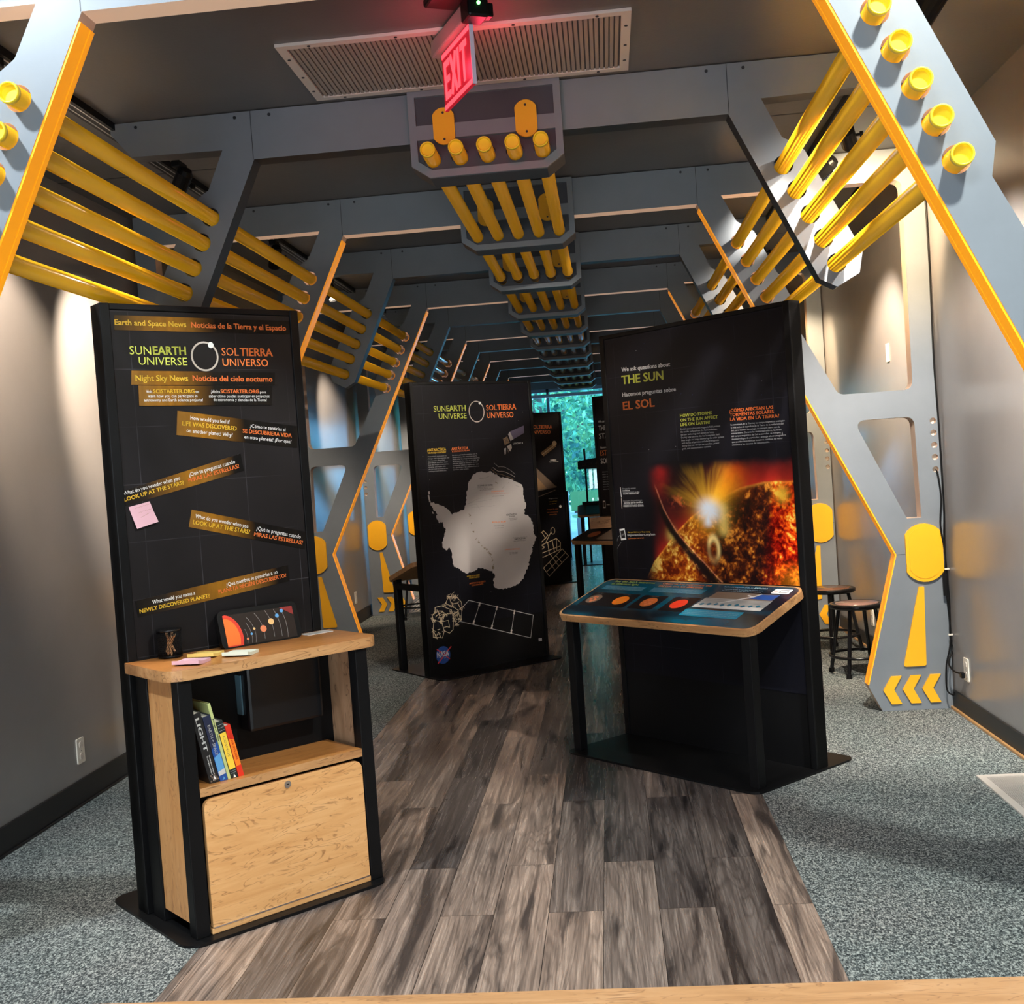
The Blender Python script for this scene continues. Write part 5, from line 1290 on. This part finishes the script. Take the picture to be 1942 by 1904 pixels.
# ---------------------------------------------------------------- telescope panel behind it
ba = .55; WB = .95
bo = (-.13 - WB * math.cos(ba), 14.1 - WB * math.sin(ba), 0)
bk_ = thing('exhibit_kiosk', 'distant black panel with telescope picture and outlined satellite, right of the map panel', 'exhibit kiosk', bo, ba, 'exhibit kiosks')
base_plate(bk_, -.01, WB + .01, -.15, .60, .05)
fb_ = panel_body(bk_, WB, face=M_FACE, fw=.028)
pr = Print(); pr.texts(TXT_B, .0008)
pr.text('SUNEARTH', .10, TXT_B[0][2], .42, TXT_B[0][2], .065, 'grn', 0, .0008); pr.text('UNIVERSE', .13, TXT_B[1][2], .42, TXT_B[1][2], .065, 'grn', 0, .0008); pr.ring((.50, 1.87), .05, .006, 'pale', .0008, rz=.07)
pr.poly(HUB[0], 'dust', .0008); h0 = HUB[0]
for f in (.2, .45, .7): pr.ribbon([lerp2(h0[0], h0[1], f), lerp2(h0[3], h0[2], f)], .010, 'brown', .0012)
pr.ribbon([lerp2(h0[0], h0[3], .5), lerp2(h0[1], h0[2], .5)], .008, 'cream', .0013); pr.disc(HUBC[0], .032, 'cream', .0012, n=14)
pr.poly([BPLANET[0], BPLANET[1], lerp2(BPLANET[1], BPLANET[2], .35), lerp2(BPLANET[1], BPLANET[2], .75), BPLANET[2]], 'brown', .0006)
pr.poly([BPLANET[0], lerp2(BPLANET[0], BPLANET[1], .6), lerp2(BPLANET[0], BPLANET[2], .5), BPLANET[2]], 'dust', .0009)
pr.ribbon([BPLANET[0], BPLANET[2]], .014, 'brown', .0012); pr.ribbon([BPLANET[3], BPLANET[4]], .010, 'brown', .0010)
for p in BSAT: pr.ribbon(p, .0075, 'cream', .0008)
pr.ring(BDISH[0], abs(BDISH[0][0] - BDISH[1][0]), .007, 'cream', .0008, rz=abs(BDISH[2][1] - BDISH[0][1]))
pr.disc(BDISH2[0], .018, 'wht', .0008, n=10)
pr.build('lettering', fb_)
M3 = Matrix(((-1, 0, 0, WB), (0, -1, 0, .08), (0, 0, 1, 0), (0, 0, 0, 1)))
far_table(bk_, WB, M3)

# ================================================================== far end of the hall
fk = thing('exhibit_kiosk', 'farthest table kiosk before the window, teal printed top, curved header sign on a pole', 'exhibit kiosk', (.02, 16.6, 0), .0, 'exhibit kiosks')
base_plate(fk, -.1, 1.12, -.42, .12, .05)
tp = Print()
tp.poly(rrect(.03, .95, .04, .36, .02), 'teal', .0002)
for k in range(3): tp.poly(rrect(.24 + .045 * k, .275 + .045 * k, .17 + .02 * (k % 2), .25, .004), 'wht', .0004)
for i in range(3): tp.text('Look closer at the sky tonight', .45, .28 - .05 * i, .9, .28 - .05 * i, .02, 'gry', 0, .0004)
sloped_table(fk, -.09, 1.10, -.40, -.01, .72, .86, pr=tp)
post_pair(fk, (-.05, 1.03), -.36, .70)
MB().box(-.02, 1.04, -.006, .03, .80, .90, .003).build('back_rail', M_BLK, fk)
MB().box(.045, .075, -.004, .022, .011, 1.68, .002).build('pole', M_BLK, fk)
MB().box(.86, .89, -.004, .022, .011, 1.52, .002).build('pole', M_BLK, fk)
hs = plate_mesh([[(-.05 + .95 * k / 14 * 1.0, 1.38 + .0 * k) for k in range(15)] + [(.90 - .95 * k / 14, 1.50 + .045 * math.sin(PI * (14 - k) / 14)) for k in range(15)]], -.02, -.004)
hd = link('header_sign', hs, M_BLK, fk)
pr = Print(); pr.text('EXPLORE', .02, 1.43, .16, 1.43, .03, 'dust', 1); pr.text('UNIVERSE', .22, 1.43, .42, 1.43, .03, 'pale', 1); pr.build('lettering', hd, v=-.021)
tl = thing('telescope_model', 'dark tabletop telescope model on the farthest table, against the bright window', 'telescope', (.40, 16.42, .805), 0)
MB().tube([(-.06, 0, .02), (.02, 0, .16), (.05, 0, .27)], .022).cyl((-.03, 0, .25), (.13, 0, .30), .032, seg=14).build('tube', M_BLK, tl)
MB().box(-.11, .11, -.08, .08, 0, .025, .006).cyl((-.06, 0, .02), (-.05, 0, .10), .03, seg=12).build('stand', M_BLK, tl)
cab = thing('display_cabinet', 'low dark cabinet beside the far window at the right edge of the telescope panel', 'cabinet', (-.42, 17.9, 0), 0)
MB().box(-.22, .18, -.2, .2, .0, 1.05, .01).build('body', M_BLK, cab)
MB().box(-.05, .12, -.15, .15, 1.05, 1.32, .01).build('monitor_box', M_BLKG, cab)
pr = Print(); pr.text('99', -.02, .86, .10, .86, .05, 'gry', 1); pr.build('number_print', cab, v=-.201)

# stools
def stool(label, x, y, rz, pad_col):
    root = thing('stool', label, 'stool', (x, y, 0), rz, 'round lab stools by the right wall')
    H = .455
    mb = MB(); mb.lathe([(.0, H - .030), (.160, H - .030), (.172, H - .024), (.174, H - .006), (.168, H), (.142, H + .001), (.138, H - .004), (0, H - .004)], seg=40)
    st = mb.build('seat', M_BLKG, root)
    MB().lathe([(0, H - .0038), (.134, H - .0038), (.134, H + .0015), (0, H + .0015)], seg=36).build('seat_pad', pad_col, st)
    for k in range(4):
        a = PI / 4 + k * PI / 2; c, s = math.cos(a), math.sin(a)
        lg = MB().cyl((c * .118, s * .118, H - .028), (c * .192, s * .192, .018), .0125, seg=12).build('leg', M_BLKG, root)
        MB().cyl((c * .190, s * .190, .030), (c * .194, s * .194, .0), .0175, .019, seg=12).build('rubber_foot', M_BLK, lg)
    pts = [(.183 * math.cos(2 * PI * k / 40), .183 * math.sin(2 * PI * k / 40), .125) for k in range(40)]
    MB().tube(pts, .0095, 8, True).build('foot_ring', M_BLKG, root)
    return root
M_PADP = mat('hardboard_pink_reflection', (.34, .20, .17), .18); M_PADB = wood('brown_hardboard', [(.22, .10, .06), (.15, .07, .045), (.3, .15, .09), (.08, .04, .03)], 'x', .6, .2)  # first pad: a pinkish reflection is put into the brown hardboard's colour
stool('black round stool with pink-reflecting seat, nearer of the two behind the yellow-edged right leg', 1.925, 7.35, R(12), M_PADP)
stool('black round stool with brown seat pad, farther one beside the Sun panel edge', 1.925, 8.20, R(30), M_PADB)
stool('black round stool far back on the left near the map panel table', -1.63, 11.45, R(10), M_PADP)

# floor registers
def register(label, x0, x1, y0, y1, n):
    root = thing('floor_register', label, 'floor vent', ((x0 + x1) / 2, (y0 + y1) / 2, .002), 0, 'floor air registers')
    a, b = (x1 - x0) / 2, (y1 - y0) / 2; f = .030
    link('frame', plate_mesh([[(-a, -b), (a, -b), (a, b), (-a, b)], [(-a + f, -b + f), (a - f, -b + f), (a - f, b - f), (-a + f, b - f)]], 0, .007, 'xy'), M_FRAMEW, root)
    mb = MB()
    for k in range(n):
        x = -a + f + (2 * a - 2 * f) * (k + .5) / n; w_ = (a - f) / n * .52
        mb.box(x - w_, x + w_, -b + f, b - f, .0012, .0055)
    mb.build('louvres', M_FRAMEW, root)
    MB().box(-a + f, a - f, -b + f, b - f, .0002, .001).build('dark_duct', M_BLK, root)
register('pale slotted floor register in the carpet at the right edge of the photo', 1.888, 2.155, 4.05, 4.967, 30)
register('pale slotted floor register far back in the left carpet under the stool', -1.98, -1.56, 11.9, 13.3, 9)

# outlets and switch
def outlet(label, x, y, z, s, plugs=0):
    root = thing('wall_outlet', label, 'outlet', (x, y, z), 0, 'wall outlets')
    t = .006
    me = plate_mesh([rrect(-.037, .037, -.060, .060, .006)], 0, t); me.transform(Matrix.Translation((0, -t, 0))); Mx = Matrix.Rotation(PI / 2 * s, 4, 'Z'); me.transform(Mx)
    link('cover_plate', me, M_WHITE, root)
    for dz in (-.027, .027):
        me = plate_mesh([stadium(0, dz, .0165, dz - .0165, dz + .0165, .008), [(-.008, dz + .002), (-.006, dz + .002), (-.006, dz + .010), (-.008, dz + .010)], [(.006, dz + .002), (.008, dz + .002), (.008, dz + .010), (.006, dz + .010)], circle(0, dz - .007, .003, 8)], -.0085, -.0055)
        me.transform(Mx); link('socket', me, M_FRAMEW, root)
    MB().cyl((0, -.0075, 0), (0, -.005, 0), .003, seg=8).build('screw', M_CHROME, root, M=Mx)
    return root
outlet('white outlet low on the left wall near the front', WL, 5.20, .255, 1)
outlet('white outlet on the left wall between two full arches', WL, 11.2, .272, 1)
outlet('white outlet on the right wall with a black plug, beside the nearest visible leg', WR, 6.02, .255, -1)
outlet('white outlet on the right wall behind the stools', WR, 8.12, .24, -1)
sw = thing('light_switch', 'slim white switch plate high on the right wall, seen through the arch opening', 'switch', (WR, 7.25, 2.02))
MB().box(-.006, 0, -.035, .035, -.058, .058, .003).build('plate', M_WHITE, sw)
MB().box(-.010, -.006, -.006, .006, -.012, .012, .001).build('toggle', M_WHITE, sw)

# power cords beside the right leg of the second full arch
def wob(pts, n=8):
    out = []
    P = [Vector(p) for p in pts]
    for i in range(len(P) - 1):
        p0 = P[max(i - 1, 0)]; p1 = P[i]; p2 = P[i + 1]; p3 = P[min(i + 2, len(P) - 1)]
        for k in range(n):
            t = k / n
            out.append(.5 * ((2 * p1) + (p2 - p0) * t + (2 * p0 - 5 * p1 + 4 * p2 - p3) * t * t + (3 * p1 - p0 - 3 * p2 + p3) * t ** 3))
    out.append(P[-1]); return out
CY = 6.235
pc1 = thing('power_cord', 'black cord hanging straight along the right wall corner down to the outlet', 'cord', (2.178, CY, 0), 0, 'black cords at the right wall')
MB().tube(wob([(0, 0, 2.98), (.002, -.005, 2.4), (-.004, -.004, 1.9), (.002, -.006, 1.5), (.004, -.004, 1.1), (-.006, -.006, .9), (.003, -.004, .6), (-.004, -.006, .40), (.0, -.02, .33), (-.035, -.06, .27), (-.03, -.12, .235), (-.004, -.19, .228)]), .0048, 7).build('cable', M_BLK, pc1)
MB().box(-.022, -.004, -.232, -.195, .213, .243, .004).build('plug', M_BLK, pc1)
pc2 = thing('power_cord', 'black cord leaving the lowest socket hole and twisting down the right wall corner', 'cord', (2.160, CY, 0), 0, 'black cords at the right wall')
MB().tube(wob([(0, .03, 1.298), (.0, -.006, 1.27), (.008, -.010, 1.15), (-.004, -.010, 1.0), (.012, -.010, .85), (.004, -.012, .70), (.014, -.012, .50), (.010, -.014, .36), (-.022, -.03, .24), (-.028, -.04, .12), (.0, -.05, .09), (.012, -.03, .10)]), .0045, 7).build('cable', M_BLK, pc2)
MB().box(-.010, .012, -.018, -.006, .62, .74, .003).build('inline_adapter', M_BLK, pc2)
for z in (.76, .405):
    o = MB().box(2.163, 2.187, CY - .020, CY - .008, z, z + .008).build('cable_clip', M_WHITE); tag(o, 'tiny white cable clip holding the black cords, the %s of the two' % ('upper' if z > .6 else 'lower'), 'clip', 'cable clips')

# ================================================================== outside the window
M_GROUND = paint('outdoor_paving', (.30, .34, .34), .2, .8, .1)
struct('floor_outside', MB().box(-14, 14, Y1 + .12, 45, -.12, -.05), M_GROUND)
M_LEAF = mat('leaf_green', (.10, .34, .10), .55); nt_ = NT(M_LEAF)
oi = nt_.n('ShaderNodeTexCoord'); nz_ = nt_.noise(oi.outputs['Object'], 1.1, 3)
nt_.base(nt_.ramp(nz_, [(.38, (.02, .14, .10)), (.52, (.10, .36, .16)), (.66, (.36, .58, .20))]))
M_TRUNK = mat('bark', (.10, .075, .06), .9)
rng = random.Random(21)
def tree(label, x, y, h, rad, zc, n, lf=.16):
    root = thing('tree', label, 'tree', (x, y, -.05), 0, 'trees outside the window')
    mb = MB().tube([(0, 0, 0), (.04, .02, h * .3), (-.03, 0, h * .6), (.02, .05, h * .85)], .10, 8)
    for k in range(6):
        a = k * 1.05; mb.tube([(0, 0, h * (.35 + .07 * k)), (math.cos(a) * rad * .4, math.sin(a) * rad * .4, h * (.5 + .07 * k)), (math.cos(a) * rad * .8, math.sin(a) * rad * .7, h * (.58 + .07 * k))], .035, 6)
    mb.build('trunk', M_TRUNK, root)
    V, F = [], []
    for k in range(n):
        while True:
            p = Vector((rng.uniform(-1, 1), rng.uniform(-1, 1), rng.uniform(-1, 1)))
            if p.length < 1: break
        p = p.normalized() * (p.length ** .55)
        c = Vector((p.x * rad, p.y * rad, zc + p.z * zc * .82))
        nn = Vector((rng.uniform(-1, 1), rng.uniform(-1, 1), rng.uniform(-.2, 1))).normalized()
        a = nn.orthogonal().normalized(); a = (Matrix.Rotation(rng.uniform(0, 6.28), 3, nn) @ a); b = nn.cross(a); s_ = lf * rng.uniform(.6, 1.3)
        i = len(V); V += [c - a * s_, c + b * s_ * .45 + nn * s_ * .1, c + a * s_, c - b * s_ * .45 + nn * s_ * .1]; F.append((i, i + 1, i + 2, i + 3))
    me = bpy.data.meshes.new('leaves'); me.from_pydata([tuple(v) for v in V], [], F)
    link('foliage', me, M_LEAF, root)
tree('broad leafy tree filling the left of the far window', -1.0, 24.7, 4.6, 2.0, 2.7, 6500, .10)
tree('leafy tree seen in the middle of the far window', 1.0, 29.3, 5.2, 2.2, 2.6, 7000, .10)
tree('paler tree behind the others outside the window', -.6, 35.0, 7.0, 3.2, 3.4, 5500, .17)
b_ = thing('bench', 'green and dark bench outside the window, seen above the farthest table', 'bench', (.25, 23.2, -.05), .3)
MB().box(-.6, .6, -.2, .2, .42, .47).box(-.6, .6, .2, .24, .55, .95).build('seat', mat('bench_green', (.09, .20, .06), .6), b_)
for x in (-.5, .45): MB().box(x, x + .05, -.18, .22, 0, .42).build('leg', M_BLK, b_)
